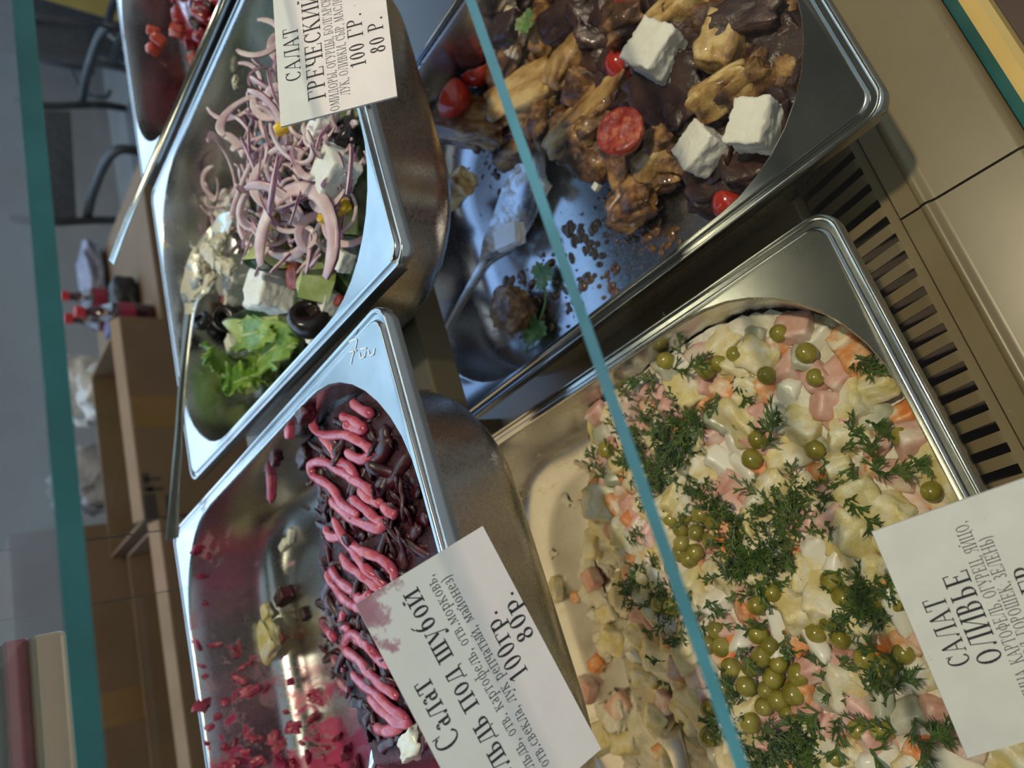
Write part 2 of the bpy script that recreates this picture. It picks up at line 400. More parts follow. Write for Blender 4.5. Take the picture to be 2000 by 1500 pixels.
olivier = make_pan('olivier', 'steel pan of potato and pea salad nearest the slotted air grille', 'fr', (.128, .096), 1.2, .900,
    [((.66, .55, .34), 34, .545, (1, .35, 1), None, .45, .10), ((.80, .74, .58), 60, .60, (1, .6, 1), None, .35, .06)])
eggpan = make_pan('eggplant', 'steel pan of fried aubergine with tomato and white cheese at the front', 'fl', (.148, .058), 1.5, .900,
    [((.10, .045, .015), 150, .63, (1, 1, 1), None, .15, .03), ((.30, .17, .07), 30, .63, (1, 1, 1), None, .25, .08)], .66)
herring = make_pan('herring', 'steel pan of layered beetroot salad on the rear shelf, half eaten', 'fr', (.149, .232), 1.6, 1.035,
    [(PINK, 26, .47, (1, .3, 1), (0, .14, -.06), .3, .12), (PINK, 70, .53, (1, .3, 1), (0, .16, -.06), .3, .05), ((.62, .22, .25), 40, .62, (1, .4, 1), None, .35, .06)])
greek = make_pan('greek', 'steel pan of onion, cucumber and white cheese salad on the rear shelf', 'fl', (.171, .230), -.7, 1.017,
    [((.62, .54, .40), 34, .64, (1, .6, 1), (1, -.05, .16), .4, .07)])
vinegret = make_pan('vinegret', 'steel pan of diced red beetroot salad at the far right of the rear shelf', 'bl', (.455, .565), -.5, 1.018,
    [((.30, .015, .03), 45, .63, (1, 1, 1), None, .3, .05)], .42)
# scratched mark on the corner of the beetroot salad pan
b = MB()
def scratch(pts, wd=.00035):
    Q = [Vector(herring.loc(P(x, y, herring.z)) + (.00025,)) for x, y in pts]
    for a, c in zip(Q[:-1], Q[1:]):
        s = (c - a).cross(Vector((0, 0, 1))).normalized() * wd; b.add([a - s, a + s, c + s, c - s], [(0, 1, 2, 3)])
scratch([(682, 668), (690, 663), (698, 664)]); scratch([(698, 664), (694, 680), (688, 697), (685, 712)]); scratch([(683, 688), (697, 684)])
scratch([(702, 688), (704, 700), (712, 697), (714, 686)]); scratch([(720, 684), (722, 695), (730, 692), (732, 680)]); scratch([(704, 682), (716, 680)])
ob('scratched_mark', b.build('scratched_mark', pm('bright_scratch', [(.85, .85, .86)], 60, .5, 0)), herring.o)

# ------------------------------------------------------------------ lettering (own serif strokes)
THK, THN, SER = .125, .045, .13
U = {}
U['А'] = (1.0, 't.12,0,.45,1 k.45,1,.82,0 h.24,.64,.35 f0,.26,0 f.62,1,0')
U['Б'] = (.88, 's.2,0,1 h.2,.74,.97 v.74,.76,1 o.44,.28,.3,.27,-90,90 h.2,.44,.53 h.2,.44,.03')
U['В'] = (.85, 's.2,0,1 o.42,.76,.22,.22,-90,90 h.2,.42,.97 h.2,.44,.53 o.45,.28,.27,.25,-90,90 h.2,.45,.03')
U['Г'] = (.80, 's.2,0,1 h.2,.74,.97 v.74,.72,1')
U['Д'] = (1.0, 't.2,.05,.42,.97 S.74,.03,1 h.36,.86,.97 h.05,.95,.04 v.06,-.18,.05 v.94,-.18,.05')
U['Е'] = (.86, 's.2,0,1 h.2,.72,.97 h.2,.56,.51 h.2,.76,.03 v.72,.76,1 v.76,0,.27 v.56,.4,.62')
U['З'] = (.72, 'o.32,.75,.24,.23,-90,150 o.33,.27,.3,.25,-150,90 h.22,.34,.52')
U['И'] = (1.05, 's.2,0,1 s.85,0,1 t.24,.1,.81,.9')
U['Й'] = (1.05, U['И'][1] + ' o.52,1.22,.16,.11,180,360')
U['К'] = (1.0, 's.2,0,1 t.24,.48,.68,.95 k.42,.58,.82,0 f.56,.84,1 f.66,1,0')
U['Л'] = (1.0, 't.18,.06,.42,.97 s.8,0,1 h.4,.8,.97 d.13,.08')
U['М'] = (1.2, 't.2,0,.24,1 f.04,.36,0 k.24,1,.6,.08 t.6,.08,.98,1 s1.0,0,1')
U['Н'] = (1.05, 's.2,0,1 s.85,0,1 h.2,.85,.5')
U['О'] = (1.0, 'o.5,.5,.42,.49,0,360')
U['П'] = (1.05, 's.2,0,1 s.85,0,1 h.2,.85,.97')
U['Р'] = (.82, 's.2,0,1 o.42,.74,.28,.24,-90,90 h.2,.42,.97 h.2,.42,.5')
U['С'] = (.92, 'o.5,.5,.42,.49,42,318 v.82,.68,1')
U['Т'] = (.86, 'b.43,0,1 h.05,.81,.97 v.06,.72,1 v.80,.72,1')
U['У'] = (.92, 'k.18,1,.48,.38 t.78,1,.36,.06 d.24,.07 f.02,.34,1 f.64,.92,1')
U['Ф'] = (1.1, 's.55,0,1 o.34,.5,.25,.28,90,270 o.76,.5,.25,.28,-90,90 h.34,.76,.77 h.34,.76,.23')
U['Ц'] = (1.0, 's.2,0,1 s.75,0,1 h.2,.95,.03 v.95,-.2,.05')
U['Ч'] = (.92, 's.72,0,1 p.2,.55,1 o.46,.62,.26,.2,180,300 h.5,.72,.44')
U['Ш'] = (1.35, 's.2,0,1 s.66,0,1 s1.12,0,1 h.2,1.12,.03')
U['Ь'] = (.84, 's.2,0,1 o.44,.28,.28,.25,-90,90 h.2,.44,.53 h.2,.44,.03')
U['Ы'] = (1.15, U['Ь'][1] + ' s.98,0,1')
U['Я'] = (.9, 's.7,0,1 o.44,.74,.28,.24,90,270 h.44,.7,.97 h.44,.7,.5 t.5,.5,.16,0 f.02,.28,0')
U['0'] = (.68, 'o.34,.5,.26,.49,0,360'); U['1'] = (.6, 'b.34,0,1 t.14,.82,.34,.98'); U['8'] = (.68, 'o.34,.75,.21,.23,0,360 o.34,.27,.26,.26,0,360')
U['('] = (.4, 'o.5,.4,.34,.66,118,242'); U[')'] = (.4, 'o-.1,.4,.34,.66,-62,62')
U[','] = (.34, 'd.15,.06 t.19,.05,.09,-.17'); U['.'] = (.34, 'd.15,.06')
LOW = {'а': (.55, 'o.24,.47,.17,.17,10,160 S.41,.04,.48 o.26,.19,.19,.17,40,300 f.38,.56,.02'), 'б': (.66, 'o.33,.3,.25,.29,0,360 o.5,.42,.42,.46,105,185 t.38,.88,.58,.97'),
       'е': (.62, 'o.32,.33,.25,.32,8,318 h.08,.55,.37'), 'о': (.66, 'o.33,.33,.26,.32,0,360'), 'р': (.70, 's.16,-.3,.64 o.37,.33,.25,.31,-140,140'),
       'с': (.60, 'o.33,.33,.26,.32,45,318'), 'у': (.64, 'k.14,.64,.34,.12 t.56,.64,.28,-.26 d.18,-.22 f.02,.26,.64 f.44,.66,.64'),
       'ф': (.86, 's.43,-.3,.98 o.25,.33,.2,.31,60,300 o.61,.33,.2,.31,-120,120')}
def glyph(ch):
    if ch in U: return U[ch][0], U[ch][1], 1.0, 1.0
    if ch in LOW: return LOW[ch][0], LOW[ch][1], 1.0, 1.0
    u = ch.upper(); return U[u][0] * .72, U[u][1], .72, .66
def letters(text, H, bold=1.0):                      # -> list of quads in 2D, total width (metres)
    quads = []; x = 0
    tk, tn = THK * bold, THN * (.6 + .4 * bold)
    def seg(p, q, w0, w1=None):
        w1 = w0 if w1 is None else w1; d = (q - p); d = d.normalized() if d.length else Vector((1, 0)); n = Vector((-d.y, d.x))
        quads.append([p + n * w0 / 2, p - n * w0 / 2, q - n * w1 / 2, q + n * w1 / 2])
    for ch in text:
        if ch == ' ': x += .45; continue
        wd, spec, fx, fy = glyph(ch)
        for tok in spec.split():
            k, a = tok[0], [float(t) for t in tok[1:].split(',')]
            X = lambda u: x + u * fx
            V2 = lambda u, v: Vector((X(u), v * fy))
            if k in 'ssbpS':
                seg(V2(a[0], a[1]), V2(a[0], a[2]), tk)
                for yy, on in ((a[1], k in 'sb'), (a[2], k in 'sp')):
                    if on:
                        y_ = yy * fy + (tn / 2 if yy == a[1] else -tn / 2); seg(Vector((X(a[0]) - SER - tk / 3, y_)), Vector((X(a[0]) + SER + tk / 3, y_)), tn)
            elif k == 'h': seg(V2(a[0], a[2]), V2(a[1], a[2]), tn)
            elif k == 'f':
                y_ = a[2] * fy + (tn / 2 if a[2] < .3 else -tn / 2); seg(Vector((X(a[0]), y_)), Vector((X(a[1]), y_)), tn)
            elif k == 'v': seg(V2(a[0], a[1]), V2(a[0], a[2]), tn * 1.2)
            elif k == 't': seg(V2(a[0], a[1]), V2(a[2], a[3]), tn * 1.1)
            elif k == 'k': seg(V2(a[0], a[1]), V2(a[2], a[3]), tk)
            elif k == 'd': c = V2(a[0], a[1]); seg(c - Vector((.07, 0)), c + Vector((.07, 0)), .14)
            elif k == 'o':
                n = max(4, int(abs(a[5] - a[4]) / 24)); pp = []
                for i in range(n + 1):
                    t = R(a[4] + (a[5] - a[4]) * i / n); pp.append((V2(a[0] + (a[2] - tk / 2 / 1) * math.cos(t), a[1] + (a[3] - tn / 2) * math.sin(t)), tn + (tk * 1.05 - tn) * abs(math.cos(t)) ** 1.4))
                for (p, w0), (q, w1) in zip(pp[:-1], pp[1:]): seg(p, q, w0, w1)
        x += wd + .05
    return [[v * H for v in q] for q in quads], (x - .05) * H
def price_card(name, label, BL, ex, ey, W, Hc, rows, mat, zoff=.0009):
    ex = ex.normalized(); ey = (ey - ex * ey.dot(ex)).normalized(); ez = ex.cross(ey)
    t = thing(name, label, 'price card'); mw = Matrix((ex, ey, ez)).transposed().to_4x4(); mw.translation = BL; t.matrix_world = mw
    me = boxme('card', 0, W, 0, Hc, 0, zoff, [M['paper_back']]); me.materials.clear(); me.materials.append(M['paper_back']); me.materials.append(mat)
    for p in me.polygons: p.material_index = 1 if abs(p.normal.z) > .5 else 0
    cd = ob('card', me, t)
    for (txt, xc, y, h, bold, fit) in rows:
        q, wd = letters(txt, h, bold); k = (fit / wd) if fit else 1
        if fit: wd = fit
        b = MB()
        for i, s in enumerate(q): b.add([(v.x * k, v.y, .00002 * (i % 2)) for v in s], [(0, 1, 2, 3)])
        ob('lettering', b.build('lettering', M['ink']), cd, (xc - wd / 2 if xc is not None else .0006, y, zoff + .00006))
    FRAMES.append((BL, ex, ey, ez)); return t
FRAMES = []
# price cards
def stained(name):
    m_, nt, b = nodes_of(name); c = coords(nt)
    col = ramp(nt, noise_n(nt, c, 60), [(.3, (.74, .735, .72)), (.7, (.80, .795, .78))])
    sp = N(nt, 'ShaderNodeSeparateXYZ'); nt.links.new(c, sp.inputs[0])
    mr = N(nt, 'ShaderNodeMapRange'); mr.inputs[1].default_value = .066; mr.inputs[2].default_value = .090; mr.inputs[3].default_value = -.3; mr.inputs[4].default_value = .12; nt.links.new(sp.outputs[0], mr.inputs[0])
    my = N(nt, 'ShaderNodeMapRange'); my.inputs[1].default_value = .024; my.inputs[2].default_value = .048; my.inputs[3].default_value = -.5; my.inputs[4].default_value = .1; nt.links.new(sp.outputs[1], my.inputs[0])
    a1 = N(nt, 'ShaderNodeMath', operation='ADD'); a2 = N(nt, 'ShaderNodeMath', operation='ADD')
    nt.links.new(mr.outputs[0], a1.inputs[0]); nt.links.new(my.outputs[0], a1.inputs[1]); nt.links.new(a1.outputs[0], a2.inputs[0]); nt.links.new(noise_n(nt, c, 130, 6), a2.inputs[1])
    col = mixc(nt, ramp(nt, a2.outputs[0], [(.44, grey(0)), (.52, grey(.75)), (.62, grey(.9))]), col, (.36, .13, .20))
    nt.links.new(col, b.inputs['Base Color']); b.inputs['Roughness'].default_value = .3; return m_
M['paper_stained'] = stained('stained_card')
# beetroot salad card
BR, TR, BL = Vector((.039, .214, 1.028)), Vector((.024, .231, 1.075)), Vector((-.046, .220, .998))
BR, TR, BL = [CAM + (q - CAM) * .972 for q in (BR, TR, BL)]
ex, ey = BR - BL, TR - BR
price_card('price_card', 'white price card of the beetroot herring salad with a purple stained corner', BL, ex, ey, .090, .052, [
    ('Салат', .045, .0418, .0088, 1.1, .024), ('Сельдь под шубой', .045, .0312, .0088, 1.1, .078),
    ('(сельдь, отв. картофель, отв.морковь,', .045, .0242, .0046, .8, .080), ('отв.свекла, лук репчатый, майонез)', .045, .0190, .0046, .8, .074),
    ('100гр.', .050, .0104, .0074, 1.1, .0255), ('80р.', .056, .0018, .0070, 1.1, .0185)], M['paper_stained'], .0008)
# greek salad card
vdir = Vector((.9892, -.1206, -.0833)); TL = Vector((.2231, .2219, 1.0696)); BL = Vector((.2155, .1822, 1.0369))
price_card('price_card', 'white price card above the onion and cucumber salad, speckled and scuffed', BL, vdir, TL - BL, .090, .052, [
    ('САЛАТ', .035, .0412, .0072, 1.1, .0285), ('ГРЕЧЕСКИЙ', .0366, .0308, .0080, 1.1, .0565),
    ('ОМИДОРЫ, ОГУРЦЫ, БОЛГАРСКИЙ', None, .0252, .0042, .85, .0650), ('ЛУК, ОЛИВКИ, СЫР, МАСЛО', .0328, .0200, .0042, .85, .0520),
    ('100 ГР.', .033, .0118, .0070, 1.1, .0283), ('80 Р.', .0328, .0026, .0070, 1.1, .0190)], M['paper'])
# olivier card
TR, BR, TL = Vector((-.001, .118, .941)), Vector((.001, .074, .913)), Vector((-.083, .135, .908))
ex = TR - TL; ey = TR - BR; BL = TL - ey
price_card('price_card', 'white price card propped on the potato and pea salad by the slotted grille', BL, ex, ey, .090, .052, [
    ('САЛАТ', .047, .0385, .0074, 1.25, .0270), ('ОЛИВЬЕ', .049, .0285, .0084, 1.3, .0360),
    ('(ВЕТЧИНА, КАРТОФЕЛЬ, ОГУРЕЦ, ЯЙЦО,', .045, .0228, .0044, .95, .0760), ('ЗЕЛ. ГОРОШЕК, ЗЕЛЕНЬ)', .052, .0176, .0044, .95, .0470),
    ('100 ГР.', .050, .0080, .0076, 1.25, .0290)], M['paper'])
for lab, a, k, (fx, fy) in (('beetroot herring salad', Vector((-.005, .2295, 1.0345)), 0, (.045, .020)), ('onion and cucumber salad', Vector((.262, .2295, 1.0165)), 1, (.045, .030)), ('potato and pea salad', Vector((-.03, .094, .8995)), 2, (.045, .018))):
    o_, ex, ey, ez = FRAMES[k]; c_ = o_ + ex * fx + ey * fy - ez * .0012
    V, F, mi = sweep(smoothpath([a, (a + c_) / 2, c_], 3), .006, .0005, up=ez, n=8, power=6)
    tag(ob('card_clip', mesh('card_clip', V, F, M['clip'])), f'clear plastic clip holding the price card of the {lab}', 'clip')

# ------------------------------------------------------------------ food materials
M['mayo'] = pm('mayonnaise_dressing', [(.60, .56, .41), (.69, .66, .54), (.75, .73, .64)], 90, .32, .9, 150, sss=.1, speck=(500, .74, (.25, .2, .12)), bdist=.003)
M['potato'] = pm('boiled_potato', [(.60, .50, .20), (.68, .60, .34), (.73, .70, .56)], 110, .38, .8, 300, sss=.1, speck=(600, .73, (.2, .16, .1)))
M['ham'] = pm('pink_ham', [(.58, .30, .24), (.65, .40, .33), (.72, .60, .51)], 90, .4, .35, 350, sss=.1, speck=(600, .75, (.2, .12, .1)))
M['carrot'] = pm('boiled_carrot', [(.66, .20, .045), (.70, .34, .14), (.73, .62, .46)], 110, .36, .6, 300, sss=.1)
M['egg'] = pm('egg_white', [(.74, .72, .60), (.78, .77, .68)], 60, .3, .15, 120, sss=.1)
M['pickle'] = pm('pickled_cucumber', [(.28, .30, .20), (.42, .43, .33), (.60, .58, .46)], 70, .28, .2, 150)
M['pea'] = pm('canned_pea', [(.16, .14, .012), (.23, .20, .025), (.31, .27, .05)], 90, .24, .08, 160, coat=.2)
M['dill'] = pm('dill_green', [(.026, .055, .008), (.050, .095, .013), (.085, .15, .03)], 200, .5, .1)
M['dill_stalk'] = pm('dill_stalk', [(.12, .22, .04), (.16, .28, .07)], 200, .45, .1)
M['feta'] = pm('white_cheese', [(.78, .75, .68), (.85, .83, .77)], 60, .6, .6, 260, sss=.15, bdist=.002)
M['feta_sauce'] = pm('sauced_cheese', [(.35, .20, .09), (.72, .64, .50), (.80, .76, .66)], 60, .4, .4, 120, bdist=.002)
M['aub_flesh'] = pm('fried_aubergine_flesh', [(.14, .06, .018), (.46, .27, .085), (.68, .50, .22)], 62, .34, .7, 170, coat=.35, bdist=.003)
M['aub_brown'] = pm('browned_aubergine', [(.05, .02, .009), (.17, .075, .025), (.42, .24, .075)], 70, .34, .8, 170, coat=.35, bdist=.003)
M['aub_skin'] = pm('aubergine_skin', [(.030, .014, .012), (.050, .024, .020), (.085, .040, .028)], 50, .34, .6, 120, coat=.12, bdist=.003)
M['tomato_skin'] = pm('cherry_tomato_skin', [(.42, .022, .012), (.50, .045, .02)], 50, .18, .05, 60, coat=.4)
M['tomato_cut'] = pm('cherry_tomato_flesh', [(.22, .02, .012), (.36, .04, .02), (.48, .13, .06)], 160, .22, .8, 220, coat=.3, bdist=.002)
M['sauce'] = pm('brown_sauce', [(.055, .024, .012), (.11, .05, .02), (.17, .075, .03)], 60, .34, .7, 120, coat=.2, bdist=.003)
M['sauce_drop'] = pm('sauce_drop', [(.09, .04, .014), (.16, .08, .025)], 90, .12, .05, coat=.5)
M['herb'] = pm('coriander_leaf', [(.06, .14, .03), (.12, .22, .06), (.20, .30, .12)], 120, .4, .3, 200)
M['onion'] = pm('red_onion_flesh', [(.56, .36, .40), (.66, .48, .50), (.74, .62, .60)], 70, .30, .15, 150, sss=.15)
M['onion_skin'] = pm('red_onion_skin', [(.16, .03, .10), (.26, .07, .17), (.42, .20, .30)], 90, .30, .1, 150)
M['cuke'] = pm('cucumber_flesh', [(.42, .50, .16), (.55, .62, .26), (.64, .68, .38)], 70, .28, .15, 120, sss=.1)
M['cuke_skin'] = pm('cucumber_skin', [(.008, .03, .012), (.014, .05, .018), (.03, .08, .025)], 60, .3, .15, 120)
M['olive'] = pm('black_olive', [(.012, .010, .012), (.025, .018, .02)], 60, .22, .1, 120)
M['olive_cut'] = pm('black_olive_flesh', [(.03, .02, .016), (.07, .045, .035)], 120, .4, .3, 150)
M['pepper'] = pm('yellow_pepper', [(.72, .40, .01), (.78, .50, .03)], 50, .25, .05, 80, coat=.2)
M['lettuce'] = pm('lettuce_leaf', [(.10, .22, .02), (.19, .33, .04), (.34, .46, .10)], 60, .38, .4, 110, bdist=.002)
M['lettuce_rib'] = pm('lettuce_rib', [(.36, .46, .14), (.46, .55, .24)], 60, .35, .1)
M['beet'] = pm('grated_beet', [(.022, .003, .006), (.040, .004, .009), (.085, .007, .015)], 90, .38, .5, 200, coat=.1)
M['beet_red'] = pm('diced_beet', [(.16, .006, .014), (.26, .012, .02), (.36, .03, .03)], 60, .22, .2, 100, coat=.4)
M['pink_mayo'] = pm('pink_mayonnaise', [(.42, .05, .095), (.52, .085, .135), (.60, .15, .19)], 90, .22, .5, 240, sss=.1, coat=.2)
M['pink_paste'] = pm('pink_salad_paste', [(.25, .015, .05), (.42, .05, .10), (.60, .17, .20)], 70, .3, .5, 120, coat=.2, bdist=.002)
M['crumb'] = pm('cheese_crumb', [(.58, .50, .36), (.70, .62, .48)], 90, .5, .4, 200)
rnd = random.Random(3)
def place(name, me, p, rot=None, scale=1, label='', cat='', group=None):
    o = ob(name, me, None, p, rot, scale)
    return tag(o, label, cat, group)
def rot3(r_=None, tilt=math.pi):
    r_ = r_ or rnd; return (r_.uniform(-tilt, tilt), r_.uniform(-tilt, tilt), r_.uniform(0, 6.283))
def hit(px, py, zf, z0=.87, n=8):             # march along the pixel's ray to the first point on a height surface
    r_ = ray(px, py); r_ = r_ / -r_.z; zt = z0 + .06; st = .0016
    for _ in range(160):
        p = CAM + r_ * (CAM.z - zt)
        if p.z <= zf(p):
            for k in range(4):
                st *= .5; zt += st if p.z <= zf(p) else -st; p = CAM + r_ * (CAM.z - zt)
            return p
        zt -= st
    return p
def field(name, pan, hf, mat, step=.003, floor=-.0645, clear=.0006):
    V = []; idx = {}; F = []
    nu, nv = int(HA / step) + 1, int(HB / step) + 1
    def vert(i, j):
        if (i, j) in idx: return idx[(i, j)]
        u, v = i * step, j * step; h = hf(u, v)
        if h is None or h <= floor: idx[(i, j)] = None; return None
        if inside(u, v, -h) < clear: idx[(i, j)] = None; return None
        idx[(i, j)] = len(V); V.append((u, v, h)); return idx[(i, j)]
    for i in range(-nu, nu):
        for j in range(-nv, nv):
            q = [vert(i, j), vert(i + 1, j), vert(i + 1, j + 1), vert(i, j + 1)]
            q = [k for k in q if k is not None]
            if len(q) >= 3: F.append(tuple(q))
    o = ob(name, mesh(name, V, F, mat), None, (pan.cx, pan.cy, pan.z), (0, 0, pan.rot)); return o
def sstep(a, b_, x):
    t = max(0, min(1, (x - a) / (b_ - a))); return t * t * (3 - 2 * t)
def smear_lump(pan_key): pass

# spoons: bowl + handle drawn along a spine, with real thickness
def spoon(name, label, spine, widths, cup, mat=None, th=.0011, group=None, up=(0, 0, 1), parts=None):
    sp = smoothpath(spine, 6); n = len(sp); ws = []; cs = []
    for i in range(n):
        f = i / (n - 1) * (len(widths) - 1); k = min(int(f), len(widths) - 2); t = f - k; t = t * t * (3 - 2 * t)
        ws.append(widths[k] * (1 - t) + widths[k + 1] * t); cs.append(cup[k] * (1 - t) + cup[k + 1] * t)
    root = thing(name, label, 'spoon', tuple(sp[0]), group=group)
    def part(nm, i0, i1, mt=None):
        S = 8; V = []; F = []; m_ = i1 - i0 + 1
        for off in (0, -th):
            for i in range(i0, i1 + 1):
                t = (sp[min(i + 1, n - 1)] - sp[max(i - 1, 0)]).normalized(); sd = t.cross(Vector(up)).normalized(); nn = sd.cross(t)
                for k in range(S + 1):
                    a = 2 * k / S - 1
                    V.append(sp[i] - sp[0] + sd * (a * ws[i]) + nn * (cs[i] * (a * a - 1) + off))
        A = lambda l, i, k: l * m_ * (S + 1) + i * (S + 1) + k
        for i in range(m_ - 1):
            for k in range(S):
                F.append((A(0, i, k), A(0, i, k + 1), A(0, i + 1, k + 1), A(0, i + 1, k))); F.append((A(1, i, k), A(1, i + 1, k), A(1, i + 1, k + 1), A(1, i, k + 1)))
            F.append((A(0, i, 0), A(0, i + 1, 0), A(1, i + 1, 0), A(1, i, 0))); F.append((A(0, i, S), A(1, i, S), A(1, i + 1, S), A(0, i + 1, S)))
        for i in (0, m_ - 1):
            for k in range(S): F.append((A(0, i, k), A(1, i, k), A(1, i, k + 1), A(0, i, k + 1)))
        return ob(nm, mesh(nm, V, F, mt or mat or M['steel'], sharp=50), root)
    if parts is None: part('handle', 0, n - 1)
    else:
        k = int(parts * (n - 1)); part('bowl', 0, k); part('handle', k, n - 1, M['steel'])
    return root

# ------------------------------------------------------------------ potato and pea salad
def oh(u, v):                                   # surface below the rim, pan coordinates
    edge = .040 + .016 * math.sin(u * 26 + .5) + .012 * nz((u * 30, v * 10, 3)) + (.0 if u > -.02 else .01)
    heap = -.0225 + .006 * nz((u * 22, v * 22, 1)) + .007 * math.exp(-((u + .02) ** 2 + (v + .03) ** 2) / .004) - .010 * sstep(-.09, -.15, v)
    low = -.0665 + .016 * sstep(.03, -.07, u) * (1 - sstep(.07, .13, v)) + .009 * nz((u * 45, v * 45, 9))
    t = sstep(edge - .035, edge + .02, v)
    return heap * (1 - t) + low * t + .0022 * nz((u * 120, v * 120, 5)) + .0012 * nz((u * 300, v * 300, 7))
def oz(p):
    u, v = olivier.loc(p); return olivier.z + max(oh(u, v), -.064)
tag(field('mayonnaise_dressing', olivier, oh, M['mayo'], .0022), 'creamy mayonnaise dressing binding the potato and pea salad', 'dressing', kind='stuff')
def variants(nm, dims, mat, k, **kw):
    return [chunk(nm, dims[0] * rnd.uniform(.85, 1.15), dims[1] * rnd.uniform(.85, 1.15), dims[2] * rnd.uniform(.85, 1.15), mat, seed=i * 7 + len(nm), **kw) for i in range(k)]
V_ham = variants('ham_cube', (.0145, .0125, .0100), M['ham'], 6, bev=.16, amp=.09, n=5)
V_pot = variants('potato_piece', (.0215, .0165, .0125), M['potato'], 7, bev=.3, amp=.26, n=8, fine=.05)
V_car = variants('carrot_piece', (.0130, .0105, .0090), M['carrot'], 5, bev=.3, amp=.22, n=5)
V_egg = variants('egg_piece', (.0160, .0125, .0085), M['egg'], 4, bev=.5, amp=.28, n=5)
V_pic = variants('pickle_piece', (.0140, .0105, .0085), M['pickle'], 4, bev=.35, amp=.2, n=5)
kinds = [(V_pot, 'potato_piece', 'pale yellow potato piece in the potato and pea salad', 'potato', 'potato pieces in the potato and pea salad', .34),
         (V_ham, 'ham_cube', 'pink ham cube in the potato and pea salad', 'ham', 'ham cubes in the potato and pea salad', .29),
         (V_car, 'carrot_piece', 'orange carrot piece coated in dressing in the potato and pea salad', 'carrot', 'carrot pieces in the potato and pea salad', .17),
         (V_egg, 'egg_piece', 'white egg piece in the potato and pea salad', 'egg', 'egg pieces in the potato and pea salad', .10),
         (V_pic, 'pickle_piece', 'grey green pickle piece in the potato and pea salad', 'pickle', 'pickle pieces in the potato and pea salad', .10)]
pts = []; tries = 0
while tries < 9000:
    tries += 1
    u, v = rnd.uniform(-HA, HA), rnd.uniform(-HB, HB)
    h = oh(u, v)
    if h < -.046 or inside(u, v, -h) < .007: continue
    q = olivier.wld(u, v, h); x, y = pix(q)
    if x > 2060 or y > 1600: continue
    if any((u - a) ** 2 + (v - c) ** 2 < .0092 ** 2 for a, c in pts): continue
    pts.append((u, v))
    k = rnd.random(); acc = 0
    for K in kinds:
        acc += K[5]
        if k < acc: break
    me = rnd.choice(K[0])
    place(K[1], me, q + Vector((0, 0, rnd.uniform(-.0022, .0016))), (rnd.uniform(-.9, .9), rnd.uniform(-.9, .9), rnd.uniform(0, 6.28)), rnd.uniform(.8, 1.2), K[2], K[3], K[4])
# loose pieces in the scooped-out part
for (px, py, K, s) in ((1010, 885, 1, .8), (1185, 900, 1, 1.1), (1160, 1130, 1, .9), (1195, 1195, 0, .8), (1090, 1150, 0, .7), (1165, 1060, 0, .9), (1130, 1165, 2, .6), (1150, 1345, 1, 1), (1215, 1375, 1, 1), (1170, 1295, 2, .8), (1205, 1250, 0, 1), (1235, 1150, 0, 1.1), (1180, 1440, 0, 1), (1230, 1450, 0, 1), (1295, 1465, 2, .8), (1240, 1095, 2, .8), (1235, 1020, 2, 1)):
    Kd = kinds[K]; place(Kd[1], rnd.choice(Kd[0]), hit(px, py, oz, .845) + Vector((0, 0, .002)), rot3(None, .5), s, Kd[2], Kd[3], Kd[4])
V_pea = []
for i in range(4):
    me = chunk('pea', .0092, .0090, .0086, M['pea'], bev=1.0, amp=.05, freq=1.2, seed=i, n=6); V_pea.append(me)
PEAS = [(1521, 651), (1436, 692), (1405, 710), (1380, 722), (1497, 733), (1593, 738), (1447, 823), (1469, 896), (1480, 858), (1592, 878), (1760, 852), (1820, 960), (1575, 690), (1300, 705),
        (1234, 848), (1184, 878), (1160, 850), (1250, 690), (1312, 1014), (1342, 1004), (1370, 1004), (1330, 1034), (1360, 1040), (1388, 1054), (1333, 1062), (1358, 1078), (1348, 1092), (1314, 1110), (1395, 1020), (1330, 1080),
        (1288, 1180), (1312, 1185), (1478, 1183), (1510, 1158), (1490, 1172), (1622, 1133), (1647, 1168), (1619, 1210), (1595, 1235), (1642, 1248), (1708, 1175), (1752, 1178),
        (1400, 1231), (1409, 1264), (1480, 1238), (1427, 1304), (1467, 1303), (1414, 1342), (1458, 1340), (1521, 1298), (1510, 1324), (1560, 1317), (1550, 1354), (1497, 1348), (1520, 1368), (1492, 1380), (1488, 1282),
        (1690, 1285), (1730, 1302), (1764, 1277), (1676, 1425), (1722, 1424), (1385, 1385), (1386, 1438), (1634, 1478), (1425, 1490), (1465, 1410), (1505, 1262), (1385, 1260), (1540, 1395)]
for px, py in PEAS:
    p = hit(px, py, oz) + Vector((0, 0, .0038)); p = hit(px, py, lambda q: oz(q) + .0058)
    place('pea', rnd.choice(V_pea), p, rot3(), rnd.uniform(.95, 1.2), 'round olive green pea lying on the potato and pea salad', 'pea', 'peas on the potato and pea salad')
